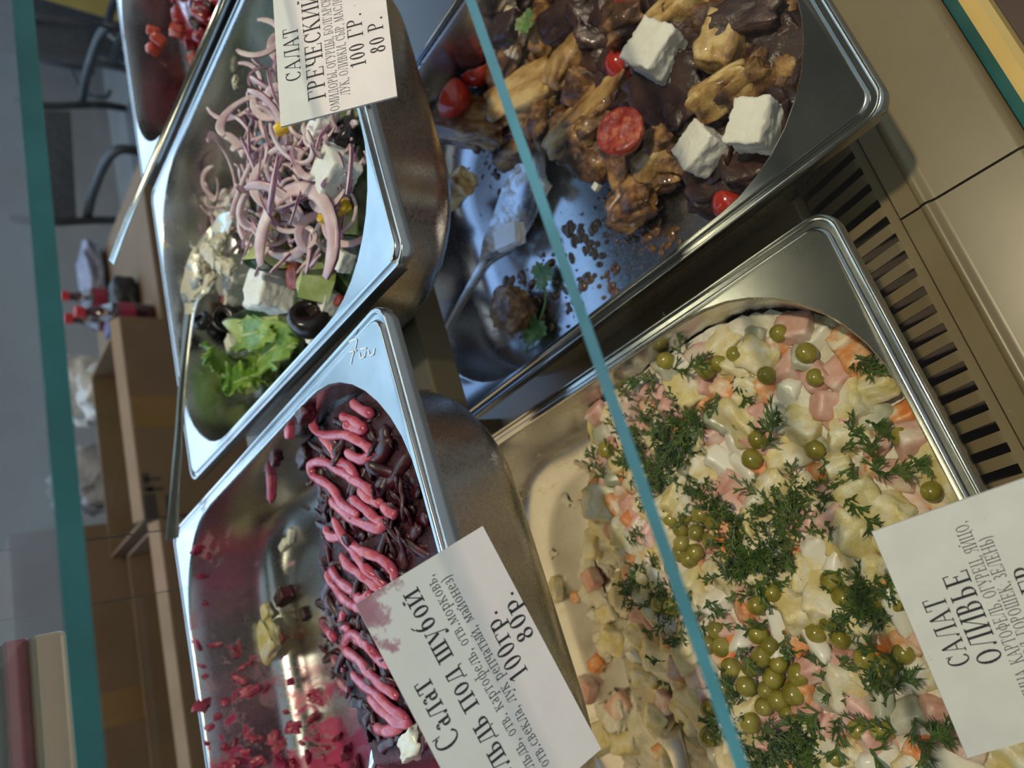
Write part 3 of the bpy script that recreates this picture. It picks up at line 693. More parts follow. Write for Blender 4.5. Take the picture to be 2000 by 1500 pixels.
# dill: feathery sprigs built of fine blades
def dill_sprig(seed, L=.012, nb=9, into=None, M0=None):
    r_ = random.Random(seed); b = into or MB(); M0 = M0 or Matrix.Identity(4)
    def blade(p, q, w_):
        d = (q - p); s = d.cross(Vector((r_.uniform(-.3, .3), r_.uniform(-.3, .3), 1))).normalized() * w_; up = Vector((0, 0, w_ * .8))
        mid = (p + q) / 2 + up
        b.add([M0 @ x for x in (p - s * .7, p + s * .7, mid + s, mid - s, q, p + up, mid + up)], [(0, 1, 2, 3), (3, 2, 4), (1, 0, 5), (0, 3, 6, 5), (5, 6, 2, 1), (6, 3, 4), (2, 6, 4)], 0)
    stem = [Vector((0, 0, .0004))]; a = r_.uniform(-.4, .4)
    for i in range(4):
        a += r_.uniform(-.35, .35); stem.append(stem[-1] + Vector((math.cos(a), math.sin(a), r_.uniform(-.05, .35))) * L / 4)
    for p, q in zip(stem[:-1], stem[1:]): blade(p, q, .00052)
    for i in range(nb):
        f = r_.uniform(.1, 4); k = min(int(f), 3); p = stem[k].lerp(stem[k + 1], f - k); sd = 1 if i % 2 else -1
        aa = a + sd * r_.uniform(.4, 1.0); q = p + Vector((math.cos(aa), math.sin(aa), r_.uniform(-.1, .5))) * L * r_.uniform(.25, .5); blade(p, q, .00042)
        for s2 in (-.5, .5):
            ab = aa + s2 + r_.uniform(-.2, .2); m2 = p.lerp(q, .5); blade(m2, m2 + Vector((math.cos(ab), math.sin(ab), r_.uniform(0, .4))) * L * r_.uniform(.15, .3), .00036)
    return b
V_dill = [dill_sprig(i, .0085 + .0011 * i, 9 + i).build('dill_sprig', M['dill']) for i in range(6)]
SPRIGS = [(1315, 720), (1400, 760), (1330, 690), (1285, 745), (1692, 822), (1523, 830), (1490, 880), (1435, 735), (1665, 700), (1735, 735), (1590, 975), (1548, 960), (1520, 990), (1670, 905), (1700, 915), (1715, 925), (1775, 890), (1605, 890), (1645, 885), (1650, 970),
          (1500, 1000), (1555, 1010), (1600, 1020), (1480, 1095), (1560, 1140), (1640, 1110), (1690, 1130), (1660, 1150), (1590, 1190), (1530, 1230), (1500, 1210), (1570, 1270), (1700, 1230), (1740, 1210), (1640, 1300), (1660, 1360), (1690, 1345), (1730, 1380), (1600, 1390), (1750, 1430), (1790, 1400),
          (1440, 1380), (1420, 1400), (1470, 1440), (1380, 1170), (1300, 1220), (1340, 1240), (1440, 1260), (1560, 1400), (1640, 1400), (1720, 1330), (1770, 1310), (1610, 1330), (1850, 1380), (1480, 1160), (1420, 1190), (1395, 1330), (1300, 1290), (1290, 1310), (1250, 1130), (1230, 1060), (1270, 720), (1225, 745), (1240, 780), (1180, 935), (1200, 890), (1220, 920), (1780, 1440), (1820, 1440), (1700, 1460)]
for px, py in SPRIGS:
    place('dill_sprig', rnd.choice(V_dill), hit(px, py, lambda q: oz(q) + .0070), (rnd.uniform(-.3, .3), rnd.uniform(-.3, .3), rnd.uniform(0, 6.28)), rnd.uniform(.9, 1.5), 'small dark green dill sprig on the potato and pea salad', 'dill', 'dill sprigs on the potato and pea salad')
def dill_pile(label, spots, n, seed, zf, spread, hz=.006):
    r_ = random.Random(seed); b = MB()
    for i in range(n):
        cx, cy = r_.choice(spots); px, py = cx + r_.gauss(0, spread), cy + r_.gauss(0, spread)
        p = hit(px, py, zf) + Vector((0, 0, r_.uniform(.004, hz + .003)))
        m_ = Matrix.Translation(p) @ Euler((r_.uniform(-.6, .6), r_.uniform(-.6, .6), r_.uniform(0, 6.28))).to_matrix().to_4x4()
        dill_sprig(seed * 100 + i, r_.uniform(.007, .012), 8, b, m_)
    o = ob('chopped_dill', b.build('chopped_dill', M['dill'])); return tag(o, label, 'dill', kind='stuff')
dill_pile('large pile of chopped dill beside the glass edge', [(1300, 830), (1340, 850), (1270, 860), (1320, 890), (1260, 900), (1370, 820)], 120, 11, oz, 16, .009)
dill_pile('streak of chopped dill next to the cluster of peas', [(1330, 960), (1370, 970), (1400, 990), (1300, 950)], 60, 12, oz, 13)
dill_pile('round tuft of chopped dill in the middle of the salad', [(1440, 1050), (1480, 1080), (1500, 1110), (1460, 1100), (1440, 1020), (1510, 1060)], 95, 13, oz, 16, .009)
dill_pile('chopped dill left of the glass edge', [(1290, 1140), (1330, 1160), (1350, 1190), (1280, 1120)], 45, 14, oz, 16)
dill_pile('chopped dill by the potato salad card', [(1700, 1160), (1730, 1140), (1680, 1190), (1740, 1170)], 50, 15, oz, 16)
dill_pile('chopped dill at the bottom of the frame', [(1540, 1470), (1580, 1450), (1510, 1480), (1590, 1480)], 80, 16, oz, 17)
dill_pile('thin scatter of chopped dill over upper part', [(1560, 980), (1530, 1000), (1590, 1000), (1540, 960)], 28, 17, oz, 14)
dill_pile('small heap of chopped dill near the frame bottom left of centre', [(1440, 1400), (1450, 1430), (1430, 1380)], 30, 18, oz, 12)
M['spoon_salad'] = steel('salad_covered_steel', .55, .25, [((.62, .54, .36), 70, .44, (1, 1, 1), None, .4, .08)])
spoon('serving_spoon', 'steel serving spoon covered with salad lying in the scooped out potato salad pan',
      [P(1262, 1192, .867), P(1268, 1240, .862), P(1272, 1300, .860), P(1290, 1380, .863), P(1320, 1460, .874), P(1350, 1560, .892)], [.003, .0165, .021, .018, .008, .0055], [0, .004, .006, .005, .001, .0], M['spoon_salad'], parts=.72)
for px, py, K, s in ((1250, 1240, 0, .7), (1290, 1290, 0, .8), (1310, 1260, 1, .7), (1330, 1330, 3, .8), (1260, 1320, 0, .7), (1300, 1370, 1, .8), (1280, 1400, 0, .8), (1340, 1390, 0, .8), (1350, 1350, 2, .6), (1245, 1285, 3, .8), (1320, 1220, 1, .7), (1335, 1290, 0, .9)):
    Kd = kinds[K]; place(Kd[1], rnd.choice(Kd[0]), P(px, py, .867), rot3(None, .6), s, Kd[2], Kd[3], Kd[4])
V_mash = [chunk('salad_clump', .020, .016, .009, M['mayo'], bev=.6, amp=.45, seed=i + 3, n=9, fine=.2) for i in range(5)]
for i in range(46):
    px, py = rnd.uniform(1110, 1300), rnd.uniform(1020, 1490)
    if px < 1180 and rnd.random() < .5: continue
    place('salad_clump', rnd.choice(V_mash), hit(px, py, oz, .845), rot3(None, .5), rnd.uniform(.5, 1.1), 'creamy clump of salad left in the scooped out part of the potato salad pan', 'salad', 'salad clumps in the scooped out part')

# ------------------------------------------------------------------ fried aubergine
def in_poly(x, y, poly):
    c = False; j = len(poly) - 1
    for i in range(len(poly)):
        if (poly[i][1] > y) != (poly[j][1] > y) and x < (poly[j][0] - poly[i][0]) * (y - poly[i][1]) / (poly[j][1] - poly[i][1]) + poly[i][0]: c = not c
        j = i
    return c
EB = .8358                                         # pan bottom
def eh(u, v):                                      # brown sauce pooled in the front far corner
    d = .42 * (u + .02) - .9 * (v + .035) + .012 * nz((u * 40, v * 40, 2))
    return -.066 + .016 * sstep(0.0, .05, d) + .0012 * nz((u * 150, v * 150, 4))
tag(field('aubergine_sauce', eggpan, eh, M['sauce'], .003), 'dark brown sauce pooled under the fried aubergine', 'sauce', kind='stuff')
def ez(p):
    u, v = eggpan.loc(p); return eggpan.z + max(eh(u, v), -.064)
V_aub = [chunk('aubergine_piece', .030, .026, .016, [M['aub_flesh'], M['aub_skin']], bev=.28, amp=.22, seed=i, n=12, skin=True, fine=.05) for i in range(5)] + \
        [chunk('aubergine_piece', .030, .024, .015, [M['aub_brown'], M['aub_skin']], bev=.3, amp=.34, seed=i + 30, n=12, skin=True, fine=.15) for i in range(4)]
V_skin = [chunk('aubergine_piece', .036, .028, .013, [M['aub_skin'], M['aub_skin']], bev=.4, amp=.34, seed=i + 60, n=12, fine=.10) for i in range(4)]
POLY = [(905, -380), (870, 120), (860, 290), (940, 305), (1040, 250), (1110, 210), (1140, 300), (1200, 330), (1290, 350), (1350, 330), (1400, 390), (1470, 330), (1560, 120), (1570, -380)]
n = 0; used = []
for _ in range(4000):
    px, py = rnd.uniform(860, 1570), rnd.uniform(-380, 390)
    if not in_poly(px, py, POLY): continue
    if any((px - a) ** 2 + (py - c) ** 2 < 52 ** 2 for a, c in used): continue
    p = hit(px, py, lambda q: ez(q) + .008, .85); u, v = eggpan.loc(p)
    if inside(u, v, eggpan.z - p.z) < .013: continue
    used.append((px, py)); dark = rnd.random() < (.55 if px > 1200 else .3)
    me = rnd.choice(V_skin if dark else V_aub[5:])
    place('aubergine_piece', me, p, (math.pi + rnd.uniform(-.6, .6), rnd.uniform(-.6, .6), rnd.uniform(0, 6.28)), rnd.uniform(.8, 1.1), 'browned aubergine piece in the lower layer of the fried aubergine', 'aubergine', 'lower aubergine pieces'); n += 1
def at_top(px, py, h): return hit(px, py, lambda q: ez(q) + h, .855)
AUB = [(1020, 188, 88, 118, 0, 'f', .2, 'square golden aubergine piece with sharp corners beside the glass edge', .020), (1112, 118, 110, 85, 1, 'f', .9, 'golden ragged aubergine piece left of the upper cheese cube', .020),
       (1412, 84, 112, 62, 2, 'f', -.4, 'pale crescent aubergine slice near the top right of its pan', .022), (1411, 180, 52, 88, 3, 'f', .3, 'small golden aubergine chip between the two dark skins', .024),
       (1455, 165, 60, 80, 5, 'b', .5, 'small brown aubergine bit right of the golden chip', .020), (1148, 225, 78, 160, 1, 'f', .5, 'long golden aubergine strip left of the large cut tomato', .016),
       (884, 398, 46, 74, 0, 'f', .1, 'single golden aubergine cube by the wall of the upper pan', .010), (918, 240, 100, 130, 6, 'b', -.3, 'glazed brown aubergine chunk left of the glass edge', .016),
       (1006, 285, 75, 70, 7, 'b', .2, 'brown aubergine lump against the spoon tip', .012), (1062, 195, 45, 120, 5, 'b', .15, 'brown strip of aubergine behind the square golden piece', .012),
       (985, 105, 75, 80, 6, 'b', .4, 'brown aubergine chunk above the square golden piece', .018), (1060, 60, 90, 60, 8, 'b', .9, 'brown aubergine piece beside the creamy herb topping', .016),
       (1225, 30, 110, 70, 5, 'b', .2, 'brown aubergine piece at the top above the cheese cube', .018), (1330, 20, 70, 90, 1, 'f', .3, 'golden aubergine edge at the top of the frame', .014),
       (1290, 300, 80, 80, 3, 'f', .7, 'golden crumbly aubergine piece below the large cut tomato', .016), (1235, 405, 92, 76, 8, 'b', .35, 'brown aubergine cube with a smear of cheese on bare steel', .012),
       (1300, 268, 90, 50, 7, 'b', .3, 'thin brown aubergine strip beside the lower cheese cubes', .020)]
for px, py, wx, wy, vi, kd, rz, lab, h in AUB:
    p = at_top(px, py, h); k = PXM(px, py, p.z)
    me = V_aub[vi]; d = me.vertices; sx, sy = wx * k * 1.05 / .030, wy * k * 1.15 / .025
    o = place('aubergine_piece', me, p, (math.pi + rnd.uniform(-.25, .25) + .35, rnd.uniform(-.25, .25), rz + R(-25) + math.pi / 2), 1, lab, 'aubergine', 'top aubergine pieces'); o.scale = (sy, sx, 1.15)
SK = [(1300, 190, 140, 130, .022, 'large wrinkled dark aubergine skin beside the cut tomato'), (1418, 340, 125, 100, .016, 'dark glossy aubergine skin under the two lower cheese cubes'), (1105, 38, 95, 70, .022, 'dark aubergine skin fold left of the top cheese cube'),
      (1455, 35, 110, 80, .022, 'dark aubergine skin at the top right'), (1195, 168, 50, 80, .018, 'dark purple aubergine skin tip above the cut tomato'), (1345, 210, 70, 90, .018, 'dark aubergine skin flap right of the large wrinkled one'),
      (1505, 100, 50, 80, .010, 'dark aubergine skin sunk in sauce by the pan wall'), (985, 20, 60, 60, .02, 'dark aubergine skin by the herb topping')]
for i, (px, py, wx, wy, h, lab) in enumerate(SK):
    p = at_top(px, py, h); k = PXM(px, py, p.z)
    o = place('aubergine_skin', V_skin[i % 4], p, (rnd.uniform(-.3, .3), rnd.uniform(-.3, .3), R(65) + rnd.uniform(-.3, .3)), 1, lab, 'aubergine', 'dark aubergine skins'); o.scale = (wx * k * 1.1 / .032, wy * k * 1.2 / .036, 1.0)
def cheese(px, py, wx, wy, z, seed, lab, rz=0, mat='feta', hgt=None, rx=0, ry=0, zf=None):
    k = PXM(px, py, z); me = chunk('cheese_cube', wx * k, wy * k * 1.05, hgt or (wx + wy) / 2 * k * .85, M[mat], bev=.10, amp=.12, seed=seed, n=16, fine=.10, freq=1.5)
    return place('cheese_cube', me, P(px, py, z), (rx, ry, rz), 1, lab, 'cheese', 'cheese cubes')
cheese(1280, 100, 88, 84, .876, 1, 'white cheese cube lying on the aubergine nearest the top of the frame', R(30), rx=.2)
cheese(1474, 245, 82, 84, .872, 2, 'white cheese cube closest to the steel rim of the aubergine pan', R(50), rx=.1)
cheese(1369, 292, 72, 74, .868, 3, 'white cheese cube with a brown sauced side on the aubergine', R(15), ry=.25)
cheese(1228, 402, 62, 56, .852, 4, 'lump of cheese smeared with brown sauce on bare steel', R(25), 'feta_sauce', .008)
cheese(995, 462, 42, 62, .852, 5, 'cheese lump sitting in the aubergine serving spoon', R(-15), hgt=.010)
cheese(1000, 62, 78, 70, .868, 6, 'creamy cheese clot topped with herb in the aubergine pan', R(20), 'feta_sauce', .008)
for px, py, s in ((908, 180, .5), (901, 155, .45), (1165, 365, .4), (1060, 365, .7)): cheese(px, py, 34 * s, 34 * s, .848, px, {908: 'cheese crumb below the halved tomatoes', 901: 'cheese crumb between the two halved tomatoes', 1165: 'cheese crumb left of the sauce puddle', 1060: 'cheese clot on the rim of the aubergine spoon'}[px], .3)
def half_tomato(lab, p, r_, rot, whole=False):
    V = []; F = []; n_, m_ = 20, 8; t = thing('cherry_tomato', lab, 'tomato', tuple(p), group='cherry tomatoes'); t.rotation_euler = rot
    for j in range(m_):
        a = (math.pi / 2) * j / (m_ - 1) if not whole else math.pi * (j + .02) / (m_ - .9)
        for i in range(n_):
            b_ = 2 * math.pi * i / n_; V.append((r_ * math.cos(b_) * math.cos(a) if not whole else r_ * math.sin(a) * math.cos(b_), r_ * math.sin(b_) * math.cos(a) if not whole else r_ * math.sin(a) * math.sin(b_), -r_ * 1.05 * math.sin(a) if not whole else r_ * 1.15 * math.cos(a)))
    for j in range(m_ - 1):
        for i in range(n_): F.append((j * n_ + i, (j + 1) * n_ + i, (j + 1) * n_ + (i + 1) % n_, j * n_ + (i + 1) % n_))
    F.append(tuple((m_ - 1) * n_ + i for i in range(n_)))
    ob('skin', mesh('skin', V, F, M['tomato_skin']), t)
    if not whole:
        V = [(0, 0, r_ * .10)]; F = []
        for j, (f, h) in enumerate(((.35, .06), (.62, .03), (.82, .09), (.95, .06), (1.0, 0))):
            for i in range(n_):
                b_ = 2 * math.pi * i / n_; V.append((r_ * f * math.cos(b_), r_ * f * math.sin(b_), r_ * h * (1 + .8 * math.sin(3 * b_) * (j < 3))))
        for i in range(n_): F.append((0, 1 + i, 1 + (i + 1) % n_))
        for j in range(4):
            for i in range(n_): F.append((1 + j * n_ + i, 1 + (j + 1) * n_ + i, 1 + (j + 1) * n_ + (i + 1) % n_, 1 + j * n_ + (i + 1) % n_))
        ob('cut_face', mesh('cut_face', V, F, M['tomato_cut']), t)
    return t
half_tomato('cherry tomato half with the cut face up in the middle of the aubergine', P(1210, 255, .885), 49 * PXM(1210, 255, .885), (.30, -.10, .3))
half_tomato('cherry tomato half lying apart on the left of the aubergine', P(864, 184, .850), 36 * PXM(864, 184, .850), (.9, -.7, 2.6))
half_tomato('cherry tomato half tucked under the glass edge', P(922, 128, .858), 30 * PXM(922, 128, .858), (.4, -1.0, 2.2))
half_tomato('cherry tomato peeking from behind the upper cheese cube', P(1212, 128, .858), 30 * PXM(1212, 128, .858), (.5, .3, .6), True)
half_tomato('cherry tomato half hidden under the rim of the aubergine pan', P(1425, 400, .850), 34 * PXM(1425, 400, .85), (.5, .3, .6), True)
half_tomato('cherry tomato cut off by the top of the frame', P(1228, -4, .868), 32 * PXM(1228, 0, .868), (.5, .3, .6), True)
# coriander
def leaf(name, lab, p, size, rz, seed, mat, cat='herb leaf', frill=5, stem=None, lift=.15):
    r_ = random.Random(seed); t = thing(name, lab, cat, tuple(p), rz); V = [(0, 0, 0)]; F = []; n_ = 48; rings = 5
    for j in range(1, rings + 1):
        f = j / rings
        for i in range(n_):
            a = 2 * math.pi * i / n_; rad = size * f * (.62 + .38 * abs(math.cos(1.5 * a)) ** .6 + .10 * math.sin(frill * 3 * a + seed) * f)
            V.append((rad * math.cos(a), rad * math.sin(a) * .95, size * (lift * f * f * (1 + .6 * math.sin(3 * a + seed)) + .06 * f * math.sin(9 * a + j))))
    for i in range(n_): F.append((0, 1 + i, 1 + (i + 1) % n_))
    for j in range(rings - 1):
        for i in range(n_): F.append((1 + j * n_ + i, 1 + (j + 1) * n_ + i, 1 + (j + 1) * n_ + (i + 1) % n_, 1 + j * n_ + (i + 1) % n_))
    ob('blade', mesh('blade', V, F, mat), t)
    if stem:
        inv = Matrix.Rotation(-rz, 4, 'Z'); path = [inv @ (q - Vector(p)) for q in stem]
        V, F, mi = sweep(smoothpath(path, 4), .0008, .0007); ob('stem', mesh('stem', V, F, M['dill_stalk']), t)
    return t
leaf('coriander_leaf', 'pale underside coriander leaf above the round aubergine piece', P(1062, 538, EB + .006), .0115, .4, 1, M['herb'], stem=[P(1062, 538, EB + .006), P(1065, 590, EB + .007), P(1050, 635, EB + .006)])
leaf('coriander_leaf', 'green coriander leaf below the round aubergine piece', P(1045, 645, EB + .006), .013, 2.0, 4, M['herb'], stem=[P(1040, 650, EB + .006), P(1025, 690, EB + .003), P(1012, 716, EB + .002)])
leaf('parsley_leaf', 'green parsley leaf on the creamy cheese clot', P(1028, 44, .876), .009, 1.0, 8, M['herb'])
o = place('aubergine_piece', chunk('aubergine_piece', .033, .030, .024, [M['aub_brown']], bev=.75, amp=.28, seed=77, n=16, fine=.16), P(1006, 606, EB + .012), (0, 0, .4), 1, 'round browned aubergine piece alone beside the coriander', 'aubergine')
# droplets of sauce on the bare steel
b = MB(); r_ = random.Random(5)
DROPZ = [(1080, 440, 1330, 500), (1050, 480, 1250, 620), (930, 500, 1120, 700), (870, 300, 1000, 480), (1150, 330, 1300, 470), (900, 640, 1080, 760)]
for i in range(330):
    x0, y0, x1, y1 = r_.choice(DROPZ); px, py = r_.uniform(x0, x1), r_.uniform(y0, y1); p = P(px, py, EB); u, v = eggpan.loc(p)
    if inside(u, v, DEPTH) < .002: continue
    rad = abs(r_.gauss(0, .0013)) + .0007; el = r_.uniform(1, 1.9); a = r_.uniform(0, 3.14); rg = [(1, 0), (.8, .3), (.45, .5)]; vv = []; ff = []
    for f, h in rg:
        for k in range(9): t = 2 * math.pi * k / 9; x, y = math.cos(t) * rad * f * el, math.sin(t) * rad * f; vv.append((p.x + x * math.cos(a) - y * math.sin(a), p.y + x * math.sin(a) + y * math.cos(a), EB - .0004 + rad * h))
    for j in range(2):
        for k in range(9): ff.append((j * 9 + k, j * 9 + (k + 1) % 9, (j + 1) * 9 + (k + 1) % 9, (j + 1) * 9 + k))
    ff.append(tuple(18 + k for k in range(9))); b.add(vv, ff)
tag(ob('sauce_droplets', b.build('sauce_droplets', M['sauce_drop'], smooth=True)), 'small brown sauce droplets spattered on the bare steel of the aubergine pan', 'sauce', kind='stuff')
M['spoon_dirty'] = steel('sauced_spoon_steel', .70, .2, [((.42, .25, .11), 90, .48, (1, 1, 1), None, .35, .22), ((.70, .60, .42), 70, .58, (1, 1, 1), None, .4, .12)])
spoon('serving_spoon', 'steel serving spoon smeared with sauce lying in the aubergine pan',
      [P(1058, 282, .852), P(1040, 330, .846), P(1010, 400, .8435), P(975, 470, .845), P(940, 525, .857), P(895, 600, .879), P(850, 683, .9055), P(815, 748, .922)], [.0045, .0185, .0225, .018, .0065, .0052, .0055, .0065], [0, .005, .007, .005, .001, .0004, .0004, .0004], M['spoon_dirty'], parts=.66)

# ------------------------------------------------------------------ onion, cucumber and cheese salad
def gh(u, v):
    d = math.hypot((u - .018) / .128, (v + .06) / .135)
    return -.0648 + .052 * (1 - sstep(.35, 1.12, d)) + .003 * nz((u * 60, v * 60, 8))
def gz(p):
    u, v = greek.loc(p); return greek.z + max(gh(u, v), -.064)
def ghit(px, py, h=0): return hit(px, py, lambda q: gz(q) + h, .985)
tag(field('salad_base', greek, gh, pm('mixed_salad_base', [(.02, .05, .015), (.10, .13, .04), (.30, .24, .20)], 60, .4, .5, 90, bdist=.003), .004), 'chopped vegetables at the bottom of the onion and cucumber salad', 'salad', kind='stuff')
def onion_me(seed):
    r_ = random.Random(seed); rad = r_.uniform(.010, .022); A = r_.uniform(1.6, 4.4); n_ = 20; hw = r_.choice((.0015, .0019, .0024, .0032))
    path = []; w_ = []; h_ = []
    for i in range(n_ + 1):
        f = i / n_; a = (f - .5) * A; rr_ = rad * (1 + .25 * math.sin(f * 3 + seed))
        path.append(Vector((rr_ * math.cos(a) - rad, rr_ * math.sin(a), .004 * math.sin(f * 4 + seed)))); e_ = min(1, 5 * f + .5, 5 * (1 - f) + .45)
        w_.append(.0003 + hw * .82 * e_); h_.append(.0003 + .0008 * e_)
    V, F, mi = sweep(path, w_, h_, up=(0, 0, 1), n=8, power=3.5, outer_mi=True)
    return mesh('onion_slice', V, F, [M['onion'], M['onion_skin']], mi)
V_on = [onion_me(i) for i in range(12)]
OPOLY = [(520, 60), (560, 120), (555, 250), (650, 240), (690, 260), (690, 400), (660, 470), (600, 500), (520, 490), (440, 480), (420, 400), (420, 330), (440, 210), (480, 130)]
cnt = 0; used = []
for _ in range(6000):
    px, py = rnd.uniform(420, 700), rnd.uniform(30, 500)
    if not in_poly(px, py, OPOLY): continue
    if any((px - a) ** 2 + (py - c) ** 2 < 17 ** 2 for a, c in used): continue
    used.append((px, py)); p = ghit(px, py, rnd.uniform(.006, .016)); u, v = greek.loc(p)
    if inside(u, v, .03) < .006: p += (greek.wld(0, v, 0) - Vector((p.x, p.y, greek.z))).normalized() * .012
    place('onion_slice', rnd.choice(V_on), p, (rnd.uniform(-.9, .9), rnd.uniform(-.9, .9), rnd.uniform(0, 6.28)), rnd.uniform(.65, 1.05), 'curved purple edged slice of red onion in the rear salad pile', 'onion', 'red onion slices'); cnt += 1
for px, py, rz, s, lab in ((545, 395, 2.2, 1.5, 'long curved onion slice with dark purple edge crossing the cucumber'), (600, 400, -.6, 1.5, 'large arched onion slice with twin purple lines above the cheese cube'), (470, 330, .4, 1.2, 'onion slice bundle with purple outer edge by the spoon'), (385, 365, 2.8, .9, 'pale stray onion ring on the back wall of the pan')):
    p = ghit(px, py, .018) if px > 400 else P(px, py, .985); place('onion_slice', V_on[px % 12], p, (.3, .2, rz), s, lab, 'onion', 'red onion slices')
def wedge(name, lab, p, r_, th, ang, rot, seed=0, cat='cucumber'):
    t = thing(name, lab, cat, tuple(p), group='cucumber pieces'); t.rotation_euler = rot; n_ = 10; V = []; F = []
    for z in (-th / 2, th / 2):
        V.append((-.3 * r_, 0, z))
        for i in range(n_ + 1): a = (i / n_ - .5) * ang; V.append((r_ * math.cos(a) - .3 * r_, r_ * math.sin(a), z * (1 + .1 * math.sin(seed + i))))
    k = n_ + 2
    for i in range(n_): F.append((0, 2 + i, 1 + i)); F.append((k, k + 1 + i, k + 2 + i))
    F += [(0, 1, k + 1, k), (0, k, 2 * k - 1, k - 1)]
    ob('flesh', mesh('flesh', V, F, M['cuke'], sharp=30), t)
    V = []; F = []
    for z in (-th / 2, th / 2):
        for i in range(n_ + 1): a = (i / n_ - .5) * ang; V.append(((r_ * 1.005) * math.cos(a) - .3 * r_, r_ * 1.005 * math.sin(a), z * (1 + .1 * math.sin(seed + i)))); V.append(((r_ * 1.05) * math.cos(a * .98) - .3 * r_, r_ * 1.05 * math.sin(a * .98), z * .96))
    m_ = 2 * (n_ + 1)
    for i in range(n_): F.append((2 * i + 1, 2 * i + 3, m_ + 2 * i + 3, m_ + 2 * i + 1)); F.append((2 * i, 2 * i + 1, 2 * i + 3, 2 * i + 2)); F.append((m_ + 2 * i, m_ + 2 * i + 2, m_ + 2 * i + 3, m_ + 2 * i + 1))
    ob('peel', mesh('peel', V, F, M['cuke_skin']), t)
wedge('cucumber_wedge', 'green cucumber wedge beside the lettuce and the olive ring', ghit(488, 648, .024), .021, .022, 2.0, (.55, -.2, -1.0))
wedge('cucumber_wedge', 'pale cucumber piece next to the cheese cube by the pan rim', ghit(620, 545, .014), .016, .020, 1.9, (.2, .3, 1.2), 2)
wedge('cucumber_wedge', 'cucumber piece showing dark peel under the arched onion', ghit(530, 482, .010), .020, .020, 1.8, (1.3, .2, 2.6), 3)
wedge('cucumber_wedge', 'dark peel cucumber slice below the white cheese cubes', ghit(562, 642, .008), .017, .018, 1.8, (1.5, .4, 1.2), 4)
wedge('cucumber_wedge', 'cucumber chunk hidden by the lettuce', ghit(515, 790, .004), .016, .014, 1.9, (.4, .2, .4), 5)
wedge('cucumber_wedge', 'cucumber piece at the pan rim under onion', ghit(672, 420, .008), .015, .016, 1.8, (.5, .4, 2.0), 6)
wedge('cucumber_wedge', 'small cucumber bit on the back wall side beside the onions', ghit(412, 345, .006), .010, .010, 1.8, (.5, .4, 1.0), 7)
def gcheese(px, py, wx, wy, h, seed, lab, rz=0, **kw): q = ghit(px, py, h); return cheese(px, py, wx, wy, q.z, seed, lab, rz, **kw)
gcheese(468, 548, 66, 78, .018, 21, 'crumbly cheese cube touching the dressing covered spoon', R(20))
gcheese(528, 568, 78, 84, .022, 22, 'crisp white cheese cube in front of the black olive', R(-25), ry=.2)
gcheese(656, 335, 66, 80, .014, 23, 'white cheese slab under the onions at the pan rim', R(10))
gcheese(452, 412, 44, 66, .016, 24, 'white cheese piece under the purple onion bundle', R(10))
gcheese(622, 640, 40, 56, .012, 25, 'cheese corner half hidden behind the pan rim', R(30))
gcheese(672, 508, 30, 40, .012, 26, 'small cheese bit at the pan rim beside cucumber', R(30))
gcheese(640, 590, 30, 44, .012, 27, 'cheese sliver between cucumber and olive', R(40))
gcheese(456, 672, 32, 26, .026, 28, 'cheese crumb on the olive ring', R(10))
gcheese(530, 702, 26, 28, .020, 29, 'cheese crumb on the lettuce', R(10), hgt=.004)
gcheese(625, 255, 34, 60, .010, 30, 'cheese piece beneath the speckled price card', R(10))
def olive(name, lab, p, r_, rot, ring=False):
    t = thing(name, lab, 'olive', tuple(p), group='black olives'); t.rotation_euler = rot; n_ = 20; V = []; F = []
    prof = [(r_ * .42, .0), (r_ * .45, r_ * .12), (r_ * .8, r_ * .1), (r_ * .97, -r_ * .05), (r_, -r_ * .35), (r_ * .93, -r_ * .8), (r_ * .7, -r_ * 1.1), (r_ * .2, -r_ * 1.2)]
    for (x, z) in prof:
        for i in range(n_): a = 2 * math.pi * i / n_; V.append((x * math.cos(a), x * math.sin(a), z))
    for j in range(len(prof) - 1):
        for i in range(n_): F.append((j * n_ + i, (j + 1) * n_ + i, (j + 1) * n_ + (i + 1) % n_, j * n_ + (i + 1) % n_))
    F.append(tuple((len(prof) - 1) * n_ + i for i in range(n_))); ob('skin', mesh('skin', V, F, M['olive']), t)
    V = []; F = []
    for (x, z) in ((r_ * .44, .02 * r_), (r_ * .40, -r_ * .5), (r_ * .05, -r_ * .8)):
        for i in range(n_): a = 2 * math.pi * i / n_; V.append((x * math.cos(a), x * math.sin(a), z))
    for j in range(2):
        for i in range(n_): F.append((j * n_ + i, (j + 1) * n_ + i, (j + 1) * n_ + (i + 1) % n_, j * n_ + (i + 1) % n_))
    ob('hollow', mesh('hollow', V, F, M['olive_cut']), t)
olive('black_olive', 'halved black olive next to the crisp white cheese cube', ghit(600, 610, .026), .0135, (1.0, .2, .3))
olive('black_olive', 'black olive ring leaning on the cucumber wedge', ghit(446, 650, .018), .0115, (.5, -.5, .2))
olive('black_olive', 'black olive peeping out below the speckled price card', ghit(664, 252, .012), .0100, (.3, .3, .2))
olive('black_olive', 'black olive under the lettuce by the pan wall', ghit(440, 715, .004), .0080, (.6, .3, .2))
olive('black_olive', 'black olive under the arched onion slices', ghit(600, 375, .008), .0090, (.6, .8, .2))
